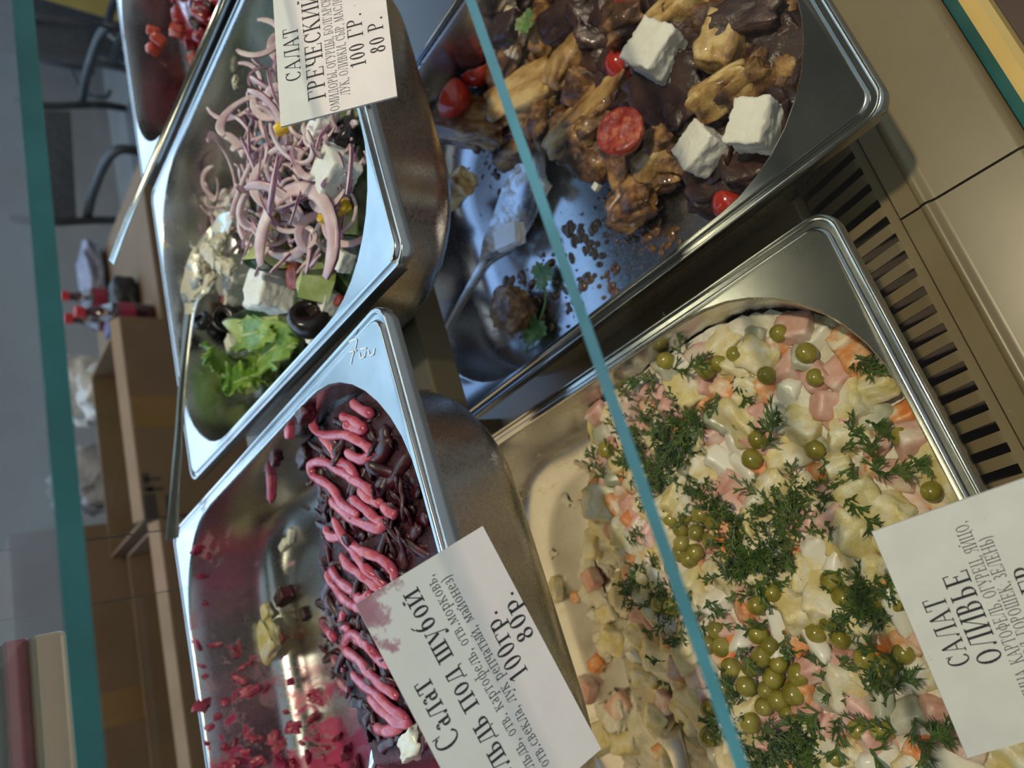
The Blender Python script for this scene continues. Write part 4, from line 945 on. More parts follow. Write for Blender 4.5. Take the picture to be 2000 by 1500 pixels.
for px, py, wx, wy, rz, lab in ((652, 412, 30, 62, .4, 'bright yellow pepper strip by the pan rim'), (528, 428, 40, 26, .2, 'yellow pepper bit under the onion slices'), (434, 242, 22, 26, .3, 'small yellow pepper corner at the back of the onions'), (555, 248, 20, 40, .3, 'yellow pepper glimpse below the speckled card')):
    q = ghit(px, py, .016); k = PXM(px, py, q.z); place('pepper_strip', chunk('pepper_strip', wx * k, wy * k * 1.2, .006, M['pepper'], bev=.4, amp=.15, seed=px, n=6), q, (.4, .2, rz + R(-25)), 1, lab, 'pepper', 'yellow pepper strips')
for px, py, wx, wy, lab in ((455, 603, 48, 28, 'red tomato piece beside the crumbly cheese cube'), (578, 530, 40, 60, 'red tomato piece under the pale cucumber'), (655, 585, 24, 44, 'red tomato edge by the pan rim'), (420, 300, 20, 20, 'red onion coloured tomato bit at the back wall')):
    q = ghit(px, py, .006); k = PXM(px, py, q.z); place('tomato_piece', chunk('tomato_piece', wx * k, wy * k * 1.2, .008, M['tomato_cut'], bev=.4, amp=.15, seed=px, n=5), q, rot3(None, .4), 1, lab, 'tomato', 'tomato pieces')
# lettuce: ruffled sheets
def lettuce(lab, base, tip, width, seed, lift=.012):
    r_ = random.Random(seed); t = thing('lettuce_leaf', lab, 'lettuce', tuple(base), group='lettuce leaves'); ax = tip - base; L = ax.length; d = ax.normalized(); sd = d.cross(Vector((0, 0, 1))).normalized(); up = sd.cross(d)
    nu, nv = 36, 18; V = []; F = []
    for i in range(nu + 1):
        f = i / nu; wd = width * (.35 + .65 * math.sin(min(1, f * 1.15) * math.pi * .62)) * (1 - .35 * sstep(.8, 1, f))
        for j in range(nv + 1):
            g = 2 * j / nv - 1; e_ = max(abs(g), sstep(.6, 1, f))
            fr = e_ ** 2.5 * (.22 * math.sin(f * 26 + seed + g * 4) + .16 * math.sin(f * 51 + g * 7 + seed * 2) + .12 * math.sin(g * 24 + seed))
            q = d * (L * f + width * .10 * e_ ** 3 * math.sin(g * 23 + seed)) + sd * (g * wd * (1 + .14 * e_ ** 2 * math.sin(f * 40 + seed * 3))) + up * (fr * width + lift * math.sin(f * 2.6) + .25 * width * g * g)
            V.append(q)
    for i in range(nu):
        for j in range(nv): F.append((i * (nv + 1) + j, i * (nv + 1) + j + 1, (i + 1) * (nv + 1) + j + 1, (i + 1) * (nv + 1) + j))
    me = mesh('blade', V, F, M['lettuce']); o = ob('blade', me, t); so = o.modifiers.new('thickness', 'SOLIDIFY'); so.thickness = .0005
    V, F, mi = sweep([d * (L * f) + up * (lift * math.sin(f * 2.6) + .0005) for f in (0, .2, .4, .6, .8)], [.0032, .0026, .0018, .0012, .0006], [.0016, .0013, .001, .0007, .0004]); ob('midrib', mesh('midrib', V, F, M['lettuce_rib']), t)
lettuce('frilly lettuce leaf reaching the pan rim below the cucumber', ghit(505, 750, .004), ghit(600, 680, .010), .016, 1)
lettuce('bright yellow green lettuce leaf at the bottom of the pan', ghit(540, 745, .006), P(440, 775, .996), .014, 3)
lettuce('dark green lettuce frill near the back wall of the pan', ghit(500, 730, .004), P(425, 695, .997), .012, 5)
lettuce('lettuce frill between the olive ring and the pan rim', ghit(480, 715, .002), ghit(565, 705, .006), .012, 8)
# dressing-covered spoon and crumbs
M['spoon_mayo'] = steel('dressing_covered_steel', .72, .18, [((.68, .62, .50), 90, .47, (1, 1, 1), None, .45, .05)])
spoon('serving_spoon', 'steel spoon caked with creamy dressing, its handle lying over the rear rim',
      [P(455, 418, .992), P(430, 455, .994), P(402, 505, .998), P(382, 560, 1.004), P(370, 612, 1.011), P(357, 730, 1.023), P(350, 830, 1.032), P(343, 930, 1.040), P(335, 1052, 1.050)],
      [.004, .015, .018, .014, .0045, .0030, .0030, .0036, .0046], [0, .004, .006, .004, .001, .0003, .0003, .0003, .0003], M['spoon_mayo'], parts=.5, up=(.1, -.65, .75))
CR = [(415, 495, 34), (395, 520, 28), (430, 470, 26), (382, 485, 18), (370, 530, 16), (410, 545, 22), (440, 520, 30), (375, 575, 14), (345, 480, 14), (352, 520, 12), (340, 430, 10), (330, 545, 12), (385, 590, 12), (350, 600, 10), (345, 215, 10), (390, 230, 12), (372, 190, 10), (460, 160, 18), (355, 330, 12)]
for i, (px, py, s) in enumerate(CR):
    s *= .85
    z = 1.001 if px > 365 and py > 440 else 1.003
    k = PXM(px, py, z); place('dressing_clot', chunk('dressing_clot', s * k * 1.2, s * k * 1.6, s * k * .7, M['crumb'], bev=.6, amp=.6, seed=i, n=9, fine=.3), P(px, py, z), rot3(None, .6), 1, 'creamy clot of dressing stuck by the spoon in the onion salad', 'dressing', 'dressing clots on spoon and pan wall')

# ------------------------------------------------------------------ layered beetroot salad
def hh(u, v):
    e_ = .020 + .008 * math.sin(u * 45) + .006 * nz((u * 60, 0, 2))
    m_ = (1 - sstep(e_ - .030, e_ + .006, v)) * sstep(-.068, -.050, u)
    top = -.027 + .010 * math.exp(-((v + .075) / .05) ** 2) + .004 * nz((u * 40, v * 40, 1))
    low = -.0665 + .016 * sstep(-.035, -.10, u) * (.6 + .4 * nz((u * 50, v * 50, 6))) + .007 * sstep(.0, -.06, u) * nz((u * 70, v * 40, 3))
    return low * (1 - m_) + top * m_ + .0015 * nz((u * 150, v * 150, 5))
def hz(p):
    u, v = herring.loc(p); return herring.z + max(hh(u, v), -.064)
def hhit(px, py, h=0): return hit(px, py, lambda q: hz(q) + h, .99)
m_, nt, b_ = nodes_of('beet_and_mayo_mass'); c = coords(nt)
sp = N(nt, 'ShaderNodeSeparateXYZ'); nt.links.new(c, sp.inputs[0])
mr = N(nt, 'ShaderNodeMapRange'); mr.inputs[1].default_value = -.075; mr.inputs[2].default_value = -.045; nt.links.new(sp.outputs[0], mr.inputs[0])
dk = ramp(nt, noise_n(nt, c, 90), [(.35, (.018, .002, .005)), (.65, (.06, .005, .012))]); pk = ramp(nt, noise_n(nt, c, 60), [(.3, (.22, .012, .04)), (.5, (.45, .06, .11)), (.72, (.62, .22, .22))])
nt.links.new(mixc(nt, mr.outputs[0], pk, dk), b_.inputs['Base Color']); b_.inputs['Roughness'].default_value = .42; bump(nt, b_, noise_n(nt, c, 240, 6), 1.0, .004)
tag(field('beetroot_mass', herring, hh, m_, .0028), 'dark grated beetroot mound with pink mashed layer in its pan', 'salad', kind='stuff')
def shred_me(seed):
    r_ = random.Random(seed); L = r_.uniform(.011, .024); n_ = 7; a = 0; p = Vector((-L / 2, 0, 0)); path = [p]
    for i in range(n_): a += r_.uniform(-.35, .35); path.append(path[-1] + Vector((math.cos(a), math.sin(a), r_.uniform(-.25, .25))) * L / n_)
    e_ = [.5] + [1] * (n_ - 1) + [.4]; V, F, mi = sweep(path, [.0030 * k for k in e_], [.0011 * k for k in e_], n=6, power=3); return mesh('beet_shred', V, F, M['beet'])
V_sh = [shred_me(i) for i in range(10)]
HP = [(615, 770), (650, 755), (690, 770), (730, 800), (770, 860), (800, 940), (830, 1040), (850, 1150), (860, 1300), (830, 1440), (720, 1440), (690, 1390), (650, 1320), (625, 1230), (640, 1150), (625, 1050), (605, 980), (605, 900), (600, 830)]
n = 0; used = []
while n < 285:
    px, py = rnd.uniform(590, 870), rnd.uniform(740, 1450)
    if not in_poly(px, py, HP): continue
    n += 1; q = hhit(px, py, .0002); u, v = herring.loc(q)
    if inside(u, v, .03) < .010: continue
    place('beet_shred', rnd.choice(V_sh), q, (rnd.uniform(-.6, .6), rnd.uniform(-.6, .6), rnd.uniform(0, 6.28)), rnd.uniform(.7, 1.2), 'dark wine red grated beetroot strip on the mound', 'beetroot', 'grated beetroot strips')
SQ = [[(687, 785), (705, 800), (730, 810)], [(665, 812), (690, 822), (712, 838), (690, 836), (672, 825)], [(615, 815), (612, 832), (632, 850), (675, 850), (710, 868), (727, 885), (705, 898), (675, 882)], [(625, 852), (645, 870), (660, 898), (682, 912), (695, 932), (684, 940)],
      [(612, 935), (607, 908), (632, 902), (662, 918), (687, 935), (712, 950), (740, 972)], [(607, 912), (615, 932), (637, 945), (655, 962), (668, 985), (700, 1005)], [(645, 975), (670, 1000), (701, 1020), (740, 1033), (752, 1020)], [(684, 972), (715, 996), (740, 1017), (763, 1020)],
      [(636, 1030), (645, 1048), (673, 1052), (705, 1076), (740, 1090), (768, 1115), (771, 1136)], [(666, 1083), (680, 1105), (705, 1122), (726, 1140), (750, 1152)], [(650, 1012), (677, 1059), (698, 1087), (715, 1111), (742, 1132), (756, 1145)], [(638, 1115), (652, 1143), (677, 1175), (708, 1190)], [(645, 1108), (663, 1136), (690, 1155), (705, 1171), (728, 1157)],
      [(719, 1265), (688, 1238), (673, 1265), (701, 1290), (722, 1315), (747, 1339), (778, 1362)], [(691, 1245), (719, 1262), (740, 1288), (764, 1300)], [(687, 1315), (712, 1339), (740, 1360), (768, 1388), (798, 1405)], [(719, 1360), (747, 1388), (775, 1412), (802, 1412)], [(660, 1328), (682, 1348)], [(628, 1213), (642, 1234), (658, 1250)], [(650, 1282), (672, 1310)], [(733, 1420), (754, 1428), (785, 1422)], [(672, 1195), (668, 1218), (682, 1230)], [(745, 985), (760, 1000), (775, 1008)], [(700, 955), (722, 975), (748, 985)]]
where = ['top short', 'top folded', 'upper looped', 'upper hanging', 'left long', 'left double', 'middle diagonal', 'middle right', 'long middle', 'inner middle', 'steep middle', 'left lower', 'left forked', 'lower hooked', 'lower inner', 'lower diagonal', 'lowest broad', 'small lower left', 'left edge', 'tiny left', 'bottom', 'short central', 'short right', 'right diagonal']
for i, line in enumerate(SQ):
    r_ = random.Random(i); pts_ = smoothpath([hhit(x, y, .0034) for x, y in line], 6); c0 = pts_[0]
    rad = [(.0022 + .00022 * math.sin(k * .9 + i) + .0003 * r_.random()) * min(1, .45 + k * .3, .45 + (len(pts_) - 1 - k) * .3) for k in range(len(pts_))]
    V, F, mi = sweep([p - c0 for p in pts_], [x * 1.15 for x in rad], rad, n=10)
    place('mayonnaise_squiggle', mesh('mayonnaise_squiggle', V, F, M['pink_mayo']), c0, None, 1, f'{where[i]} pink mayonnaise squiggle on the beetroot mound', 'mayonnaise', 'pink mayonnaise squiggles')
V_cl = [chunk('salad_clot', .013, .009, .0035, M['pink_paste'], bev=.6, amp=.6, seed=i, n=9, fine=.3) for i in range(6)]
bw = lambda p: p
CL = [(388, 1070), (405, 1085), (395, 1125), (400, 1180), (385, 1260), (395, 1300), (420, 1260), (400, 1320), (470, 1325), (480, 1300), (440, 1370), (395, 1375), (410, 1420), (425, 1400), (460, 1450), (440, 1460), (500, 1440), (535, 1440), (560, 1390), (575, 1420), (590, 1450), (610, 1400), (620, 1440), (640, 1460), (660, 1440), (600, 1480), (550, 1490), (500, 1490), (450, 1490), (620, 1360), (570, 1330), (520, 1345), (630, 1480), (680, 1470), (700, 1490), (655, 1500), (405, 1450), (575, 1490), (545, 1455), (480, 1470), (465, 1270), (490, 1350)]
def pan_hit(pan, px, py, hf, lift=.001):           # first thing the ray meets inside a pan: content, floor or wall
    r_ = ray(px, py).normalized(); t = .1
    for _ in range(900):
        t += .0008; p = CAM + r_ * t; u, v = pan.loc(p); d = pan.z - p.z
        if d <= .001: continue
        if -d <= max(hf(u, v), -.064) or inside(u, v, d) < .0004: return p - r_ * lift
    return P(px, py, pan.z)
for px, py in CL:
    place('salad_clot', rnd.choice(V_cl), pan_hit(herring, px, py, hh, .0008), rot3(), rnd.uniform(.35, .95), 'pink clot of mashed salad stuck in the beetroot pan', 'salad', 'pink salad clots')
def bit(name, px, py, wx, wy, hgt, mat, lab, cat, pan, hf, rz=0, seed=0, group=None, bev=.4, amp=.2):
    q = pan_hit(pan, px, py, hf, hgt * .35); k = (q - CAM).dot(FW) / FPX
    return place(name, chunk(name, wx * k, wy * k * 1.3, hgt, M[mat], bev=bev, amp=amp, seed=seed, n=7, fine=.05), q, (0, 0, rz), 1, lab, cat, group)
bit('potato_lump', 522, 1255, 62, 60, .010, 'potato', 'yellow potato lump with orange carrot streak in the beetroot pan', 'potato', herring, hh, .4, 3, amp=.4)
bit('carrot_streak', 540, 1240, 34, 10, .006, 'carrot', 'thin orange carrot streak on the yellow potato lump', 'carrot', herring, hh, .4, 4)
bit('beet_cube', 553, 1165, 26, 32, .009, 'beet', 'dark beetroot cube standing alone on bare steel', 'beetroot', herring, hh, .3, 5, bev=.2)
bit('beet_cube', 594, 1199, 24, 16, .004, 'beet', 'small flat beetroot chip beside the mound', 'beetroot', herring, hh, .3, 6, bev=.2)
bit('onion_bit', 555, 1065, 16, 26, .005, 'egg', 'pale onion bit on the bare steel of the beetroot pan', 'onion', herring, hh, .3, 7); bit('onion_bit', 568, 1048, 12, 22, .005, 'egg', 'second pale onion bit next to the first on bare steel', 'onion', herring, hh, .8, 8)
bit('potato_bit', 520, 1195, 30, 22, .006, 'potato', 'small potato smear above the yellow potato lump', 'potato', herring, hh, .3, 9)
bit('salad_strip', 530, 935, 90, 14, .005, 'pink_paste', 'long pink and wine red strip on the pan wall above bare steel', 'salad', herring, hh, -.4, 10); bit('beet_chip', 540, 896, 22, 22, .006, 'beet', 'glossy beetroot chip on the pan wall', 'beetroot', herring, hh, .3, 11)
bit('salad_strip', 565, 840, 34, 16, .004, 'pink_mayo', 'short pink smear high on the pan wall', 'salad', herring, hh, -.4, 12); bit('beet_chip', 598, 808, 30, 30, .008, 'beet', 'wine red beetroot chip leaning on the mound top', 'beetroot', herring, hh, .3, 13); bit('beet_chip', 600, 892, 34, 34, .009, 'beet', 'cut beetroot cube leaning on the left of the mound', 'beetroot', herring, hh, .3, 14, bev=.2)
bit('potato_lump', 810, 1450, 46, 56, .010, 'egg', 'pale potato lump at the lower end of the beetroot mound', 'potato', herring, hh, .4, 15, amp=.35)
spoon('serving_spoon', 'steel spoon handle sticking out of the beetroot salad at the bottom of the frame', [P(742, 1425, 1.0), P(735, 1455, 1.003), P(726, 1500, 1.008), P(710, 1580, 1.02)], [.0035, .0042, .0045, .005], [.0004] * 4)

# ------------------------------------------------------------------ diced beetroot salad at the far right
def vh(u, v):
    d = math.hypot((u - .02) / .115, (v - .012) / .122); return -.0655 + .045 * (1 - sstep(.4, 1.15, d)) + .003 * nz((u * 60, v * 60, 3))
tag(field('diced_beet_mass', vinegret, vh, M['beet_red'], .004), 'red beetroot mass under the dice of the far right pan', 'salad', kind='stuff')
M['carrot_red'] = pm('beet_stained_carrot', [(.36, .03, .02), (.50, .08, .03)], 60, .25, .3, 200, coat=.3); V_cr = variants('carrot_dice', (.012, .010, .009), M['carrot_red'], 3, bev=.25, amp=.15, n=4)
V_bc = variants('beet_dice', (.012, .011, .010), M['beet_red'], 5, bev=.25, amp=.15, n=4) + variants('beet_dice', (.011, .010, .009), M['beet'], 2, bev=.25, amp=.15, n=4)
for _ in range(170):
    u, v = rnd.uniform(-.10, .11), rnd.uniform(-.10, .13); h = vh(u, v)
    if h < -.055: continue
    place('beet_dice', rnd.choice(V_bc), vinegret.wld(u, v, h + .003), rot3(), rnd.uniform(.8, 1.3), 'glossy red beetroot dice in the far right pan', 'beetroot', 'beetroot dice')
for px, py in ((300, 60), (310, 75), (300, 95), (345, 60)):
    place('carrot_dice', V_cr[px % 3], pan_hit(vinegret, px, py, vh, .004), rot3(), 1.0, 'orange red carrot dice among the beetroot dice', 'carrot', 'carrot dice')
dz_ = lambda p: vinegret.z + max(vh(*vinegret.loc(p)), -.064)
dill_pile('dill sprigs lying on the diced beetroot at the top edge', [(372, 25), (375, 50), (368, 8)], 26, 31, lambda p: dz_(p) + .006, 7)
place('onion_slice', V_on[3], P(398, 6, .995), (.4, .2, 1.0), .9, 'white onion ring on the diced beetroot at the top edge', 'onion')
spoon('serving_spoon', 'thin steel spoon handle projecting over the rear rim of the far right pan', [P(470, -80, 1.02), P(434, 0, 1.032), P(350, 190, 1.046), P(280, 355, 1.054), P(240, 450, 1.058), P(217, 513, 1.06)], [.0018, .0018, .0018, .002, .0024, .0026], [.0003] * 6, up=(-.6, .3, .74))

# nothing may pass through its pan: push pieces off the walls and up off the floor
def settle(pan, o, lim=.0006):
    bpy.context.view_layer.update(); obs = [o] + list(o.children)
    pts_ = [k.matrix_world @ v.co for k in obs if k.type == 'MESH' for v in k.data.vertices]
    sh = Vector((0, 0, max(0, pan.z - DEPTH + lim - min(p.z for p in pts_))))
    for _ in range(14):
        worst, wp = lim, None
        for p in pts_:
            q_ = p + sh; d = pan.z - q_.z
            if d > .0005:
                u, v = pan.loc(q_); c_ = inside(u, v, min(d, DEPTH - .0005))
                if c_ < worst: worst, wp = c_, (u, v, d)
        if wp is None: break
        k = (lim - worst) + .0004; l_ = math.hypot(wp[0], wp[1]) or 1; rt = pan.wld(-wp[0] / l_ * k, -wp[1] / l_ * k) - pan.wld(0, 0)
        sh += Vector((rt.x, rt.y, k * .5 if wp[2] > .045 else 0))
    o.location = o.location + sh
    return sh.length
for o in list(COL.objects):
    if o.parent: continue
    nm = o.name.split('.')[0]
    if nm in ('aubergine_piece', 'aubergine_skin', 'cherry_tomato'): settle(eggpan, o)
    elif nm in ('onion_slice', 'lettuce_leaf', 'cucumber_wedge', 'black_olive', 'pepper_strip', 'tomato_piece'):
        if o.location.x < .44: settle(greek, o)

# ------------------------------------------------------------------ shop behind the counter
M['card_board'] = pm('cardboard', [(.155, .098, .052), (.185, .120, .066)], 6, .8, .05, 60)
M['card_in'] = pm('cardboard_edge', [(.26, .18, .11), (.30, .21, .135)], 10, .8, .05)
M['tape'] = pm('brown_tape', [(.22, .13, .045), (.25, .15, .055)], 8, .35, 0)
M['print'] = pm('box_print', [(.05, .04, .035)], 20, .8, 0)
M['bagw'] = pm('white_plastic_bag', [(.42, .40, .37), (.58, .56, .53)], 14, .35, .6, 30, bdist=.02)
M['film'] = pm('clear_plastic_film', [(.22, .22, .24), (.34, .34, .37)], 12, .15, .7, 26, bdist=.02)
M['bagblue'] = pm('blue_grey_bag', [(.12, .13, .20), (.22, .23, .30)], 8, .3, .6, 18, bdist=.02)
M['dark'] = pm('black_plastic', [(.014, .016, .018), (.03, .034, .036)], 10, .45, .05)
M['darkgrey'] = pm('dark_grey_fabric', [(.045, .05, .058), (.07, .075, .085)], 40, .8, .1)
M['cola'] = pm('dark_cola', [(.02, .006, .006), (.05, .012, .012)], 10, .12, 0, coat=.6)
M['red'] = pm('red_plastic_cap', [(.50, .03, .04), (.58, .05, .05)], 20, .35, 0)
M['blue'] = pm('blue_print', [(.03, .05, .16), (.05, .07, .20)], 20, .5, 0)
M['yellow'] = pm('yellow_panel', [(.30, .20, .04), (.36, .25, .06)], 6, .5, 0)
M['beige'] = pm('beige_wrapper', [(.58, .54, .40), (.64, .60, .46)], 10, .3, .1)
M['redwrap'] = pm('red_wrapper', [(.24, .02, .05), (.30, .03, .06)], 10, .3, .1)
def carton(lab, x0, x1, y0, y1, z0, z1, flap=True, tape=True, open_top=True):
    t = thing('cardboard_box', lab, 'box', ((x0 + x1) / 2, (y0 + y1) / 2, z0)); cx, cy = (x0 + x1) / 2, (y0 + y1) / 2; a, b_, h = (x1 - x0) / 2, (y1 - y0) / 2, z1 - z0; th = .005
    fp = ob('front_panel', boxme('front_panel', -a, a, -b_, -b_ + th, 0, h, M['card_board']), t); ob('back_panel', boxme('back_panel', -a, a, b_ - th, b_, 0, h, M['card_board']), t)
    ob('side_panel', boxme('side_panel', -a, -a + th, -b_ + th, b_ - th, 0, h, M['card_board']), t); ob('side_panel', boxme('side_panel', a - th, a, -b_ + th, b_ - th, 0, h, M['card_board']), t)
    ob('bottom_panel', boxme('bottom_panel', -a + th, a - th, -b_ + th, b_ - th, 0, th, M['card_board']), t)
    if not open_top: ob('top_panel', boxme('top_panel', -a + th, a - th, -b_ + th, b_ - th, h - th, h, M['card_board']), t)
    if flap:
        f = ob('flap', boxme('flap', -a, a, -.0025, .0025, 0, .026, M['card_in']), t, (0, -b_ + .004, h)); f.rotation_euler = (R(-58), 0, 0)
    if tape: ob('tape', boxme('tape', -.035, .035, -b_ - .0008, -b_, 0, h, M['tape']), fp)
    return t
A = carton('open cardboard box with printed handling marks right of the shelf gap', .41, .86, 1.5, 1.80, .4205, .80, tape=True)
p = A.location
def onface(px, py): q = PY(px, py, 1.499); return (q.x - p.x, -.151, q.z - p.z)
for px, py, w_, h_ in ((288, 990, .05, .012), (300, 988, .05, .012), (290, 955, .012, .018), (303, 955, .006, .03), (285, 935, .024, .012), (298, 935, .005, .03), (330, 985, .04, .01)):
    q = onface(px, py); ob('printed_mark', boxme('printed_mark', q[0] - w_ / 2, q[0] + w_ / 2, -.1512, -.150, q[2] - h_ / 2, q[2] + h_ / 2, M['print']), A.children[0])
carton('lower cardboard box carrying the box with printed marks', .40, .87, 1.49, 1.81, .0, .42, False, False, False)
B_ = carton('long open cardboard box behind the beetroot salad pan', -.25, .395, 1.46, 1.72, .4005, .785, tape=False)
carton('lower cardboard box under the long open one', -.25, .395, 1.45, 1.74, .0, .40, False, False, False)
carton('tall closed cardboard box standing behind the long open one', -.30, .50, 1.83, 2.2, .0, .98, False, True, False)
BT = .60
carton('cardboard box holding the bottles and white bags', .52, 1.60, 1.86, 2.55, .0, BT, False, False, False)
def lump(name, lab, cat, mat, px, py, Y, wx, half, dy, seed, group=None, amp=.25):   # seen part centred on the pixel, resting on the box
    zbot = BT; q = PY(px, py, Y); h = q.z + half - zbot; me = chunk(name, wx * .9, dy * .9, h, M[mat], bev=.7, amp=amp, seed=seed, n=14, fine=.08, freq=2.2)
    lo = min(v.co.z for v in me.vertices); return place(name, me, (q.x, q.y, zbot - lo + .0005), (0, 0, 0), 1, lab, cat, group)
BT = .60
lump('plastic_bag', 'upper white plastic bag of rolls on the box by the glass edge', 'bag', 'bagw', 152, 762, 2.13, .22, .042, .15, 1)
lump('plastic_bag', 'lower white plastic bag of rolls beside the cardboard flap', 'bag', 'bagw', 203, 765, 1.95, .17, .045, .13, 2)
lump('plastic_film', 'crumpled clear plastic film left of the printed box', 'plastic film', 'film', 205, 925, 1.95, .18, .07, .12, 3)
lump('plastic_bag', 'grey clear bag next to the tall cardboard box', 'bag', 'film', 165, 955, 2.15, .14, .06, .14, 4)
lump('plastic_bag', 'blue grey plastic bag lying behind the drinks', 'bag', 'bagblue', 195, 552, 2.38, .34, .05, .16, 5)
lump('plastic_bag', 'black bundle in front of the blue grey bag', 'bag', 'dark', 242, 572, 2.03, .12, .03, .06, 6)
q = PY(232, 600, 1.90); tag(ob('blue_carton', boxme('blue_carton', q.x - .075, q.x - .035, q.y, q.y + .05, BT + .0005, q.z + .03, M['blue'], .003)), 'small dark blue carton beside the black bundle', 'carton')
def bottle(lab, px, py, Y, base, lean=0):
    q = PY(px, py, Y); t = thing('drink_bottle', lab, 'bottle', (q.x, q.y, base), group='cola bottles'); h = q.z - base; n_ = 16; V = []; F = []
    prof = [(.0, .0), (.03, 0), (.033, .01), (.033, h * .45), (.031, h * .5), (.033, h * .6), (.028, h - .075), (.012, h - .03), (.012, h - .012)]
    for r_, z in prof:
        for i in range(n_): a = 2 * math.pi * i / n_; V.append((r_ * math.cos(a), r_ * math.sin(a), z))
    for j in range(len(prof) - 1):
        for i in range(n_): F.append((j * n_ + i, j * n_ + (i + 1) % n_, (j + 1) * n_ + (i + 1) % n_, (j + 1) * n_ + i))
    bo = ob('body', mesh('body', V, F, M['cola']), t)
    V, F, mi = sweep([Vector((0, 0, h - .014)), Vector((0, 0, h + .008))], .0155, .0155, up=(0, 1, 0), n=16); ob('cap', mesh('cap', V, F, M['red'], sharp=40), t)
    V, F, mi = sweep([Vector((0, 0, h * .28)), Vector((0, 0, h * .5))], .0336, .0336, up=(0, 1, 0), n=16); ob('paper_label', mesh('paper_label', V, F, M['redwrap'], sharp=40), bo)
bottle('red capped cola bottle nearest the teal glass edge', 124, 578, 2.23, BT + .0005); bottle('red capped cola bottle behind the black bundle', 131, 622, 2.13, BT + .0005); bottle('red capped cola bottle next to the small blue carton', 153, 609, 1.93, BT + .0005)
# chair
ch = thing('folding_chair', 'black framed chair with dark grey back standing by the grey wall', 'chair', (0, 0, 0))
CY = 2.75
def tube(nm, pts_, r_, mat, par): V, F, mi = sweep(smoothpath(pts_, 5), r_, r_, up=(.3, .2, .93), n=8); return ob(nm, mesh(nm, V, F, mat), par)
a0, a1 = PY(90, 210, CY), PY(90, 437, CY); b0, b1 = PY(240, 214, CY), PY(255, 437, CY)
bp = [PY(82, 216, CY), PY(82, 434, CY), PY(150, 432, CY), PY(138, 218, CY)]
ob('backrest', mesh('backrest', [v + Vector((0, d, 0)) for d in (0, .02) for v in bp], [(0, 1, 2, 3), (7, 6, 5, 4), (0, 4, 5, 1), (1, 5, 6, 2), (2, 6, 7, 3), (3, 7, 4, 0)], M['darkgrey'], smooth=False), ch)
sz = b0.z - .05
for (p0, p1) in ((a0, b0), (a1, b1)):
    tube('back_post', [p0 + Vector((0, -.01, .12)), p0 + Vector((0, -.01, 0)), p1 + Vector((0, -.01, 0)), Vector((p1.x, p1.y + .12, .02))], .016, M['dark'], ch)
    tube('leg', [Vector((p1.x, CY - .05, sz)), Vector((p1.x, CY - .42, sz)), Vector((p1.x, CY - .46, sz - .06)), Vector((p1.x, CY - .46, .01))], .016, M['dark'], ch)
    tube('armrest', [Vector((p1.x, CY, p1.z + .16)), Vector((p1.x, CY - .2, p1.z + .17)), Vector((p1.x, CY - .42, p1.z + .15)), Vector((p1.x, CY - .45, p1.z + .05)), Vector((p1.x, CY - .42, sz))], .018, M['dark'], ch)
ob('seat', boxme('seat', b1.x, b0.x, CY - .45, CY + .02, sz - .01, sz + .04, M['darkgrey'], .012), ch)
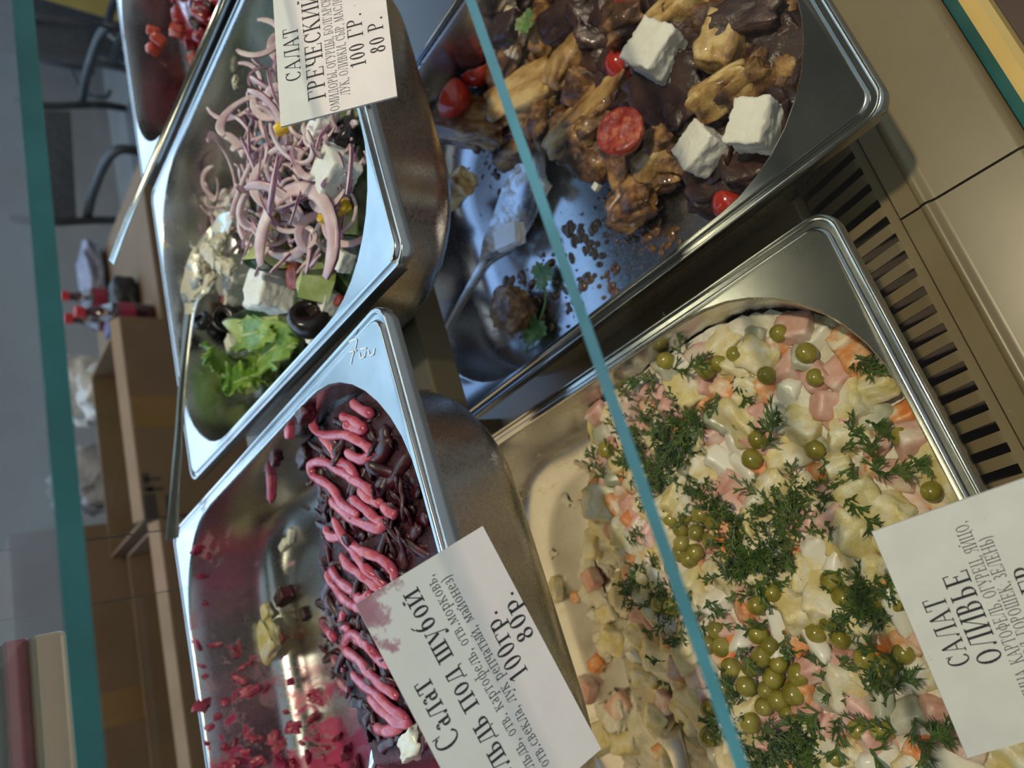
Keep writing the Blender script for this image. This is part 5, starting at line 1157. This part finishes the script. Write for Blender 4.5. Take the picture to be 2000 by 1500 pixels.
# second chair partly behind the far right pan
ch2 = thing('folding_chair', 'dark chair partly hidden behind the far right pan', 'chair', (0, 0, 0))
c0, c1 = PY(75, 110, 2.9), PY(240, 133, 2.9); d0, d1 = PY(80, 35, 2.9), PY(230, 60, 2.9)
for (p0, p1) in ((c0, c1), (d0, d1)):
    tube('back_post', [p0 + Vector((0, 0, .15)), p0, p1, Vector((p1.x, p1.y + .1, .02))], .02, M['darkgrey'], ch2)
    tube('armrest', [Vector((p1.x, 2.9, p1.z + .05)), Vector((p1.x - .1, 2.6, p1.z + .07)), Vector((p1.x - .15, 2.45, p1.z + .02)), Vector((p1.x - .15, 2.45, p1.z - .2)), Vector((p1.x - .15, 2.45, .02))], .02, M['dark'], ch2)
ob('backrest', boxme('backrest', c0.x, d0.x, 2.92, 2.94, c1.z + .12, c0.z + .14, M['darkgrey'], .008), ch2); ob('seat', boxme('seat', c1.x - .1, d1.x, 2.45, 2.92, c1.z - .1, c1.z - .05, M['darkgrey'], .012), ch2)
V, F, mi = sweep(smoothpath([PY(60, 50, 3.6), PY(110, 37, 3.6), PY(160, 42, 3.6), PY(205, 62, 3.6), PY(260, 110, 3.6)], 6), .012, .012); tag(ob('cable', mesh('cable', V, F, M['wall'])), 'pale cable arching across the dark wall corner', 'cable')
V, F, mi = sweep(smoothpath([PY(135, 75, 3.6), PY(136, 120, 3.6), PY(148, 160, 3.6), PY(170, 183, 3.6), PY(205, 190, 3.6), PY(215, 178, 3.6)], 6), .012, .012); tag(ob('cable', mesh('cable', V, F, M['darkgrey'])), 'dark cable hanging in a loop behind the chairs', 'cable')
q0 = PY(60, 2, 3.1); q1 = PY(222, 40, 3.1); t = thing('yellow_cabinet', 'dark yellow cabinet at the top left corner of the frame', 'cabinet', (q1.x + .3, 2.8, 0))
ob('body', boxme('body', -.3, .5, -.2, .3, 0, 1.0, M['yellow'], .005), t); ob('top_edge', boxme('top_edge', -.31, .51, -.215, -.2, .0, 1.0, M['gold']), t)
tag(ob('dark_panel', boxme('dark_panel', PY(130, 85, 3.7).x, 5.2, 3.7, 3.74, .0, .95, M['darkgrey'])), 'dark grey panel leaning on the wall behind the chairs', 'panel')
# packets on the glass top
e = PY(106, 750, .17); gz_ = e.z + .0022
for x0, x1, y0, lab in ((-.30, .046, .30, 'red and beige wrapped packet lying on the top glass'),):
    t = thing('wrapped_packet', lab, 'packet', ((x0 + x1) / 2, y0 + .04, gz_)); w_ = (x1 - x0) / 2
    ob('base', boxme('base', -w_, w_, -.036, .036, 0, .004, M['dark'], .0008), t); ob('band', boxme('band', -w_, w_, -.04, .04, .004, .011, M['redwrap'], .001), t); ob('cover', boxme('cover', -w_, w_, -.042, .042, .011, .022, M['beige'], .002), t)
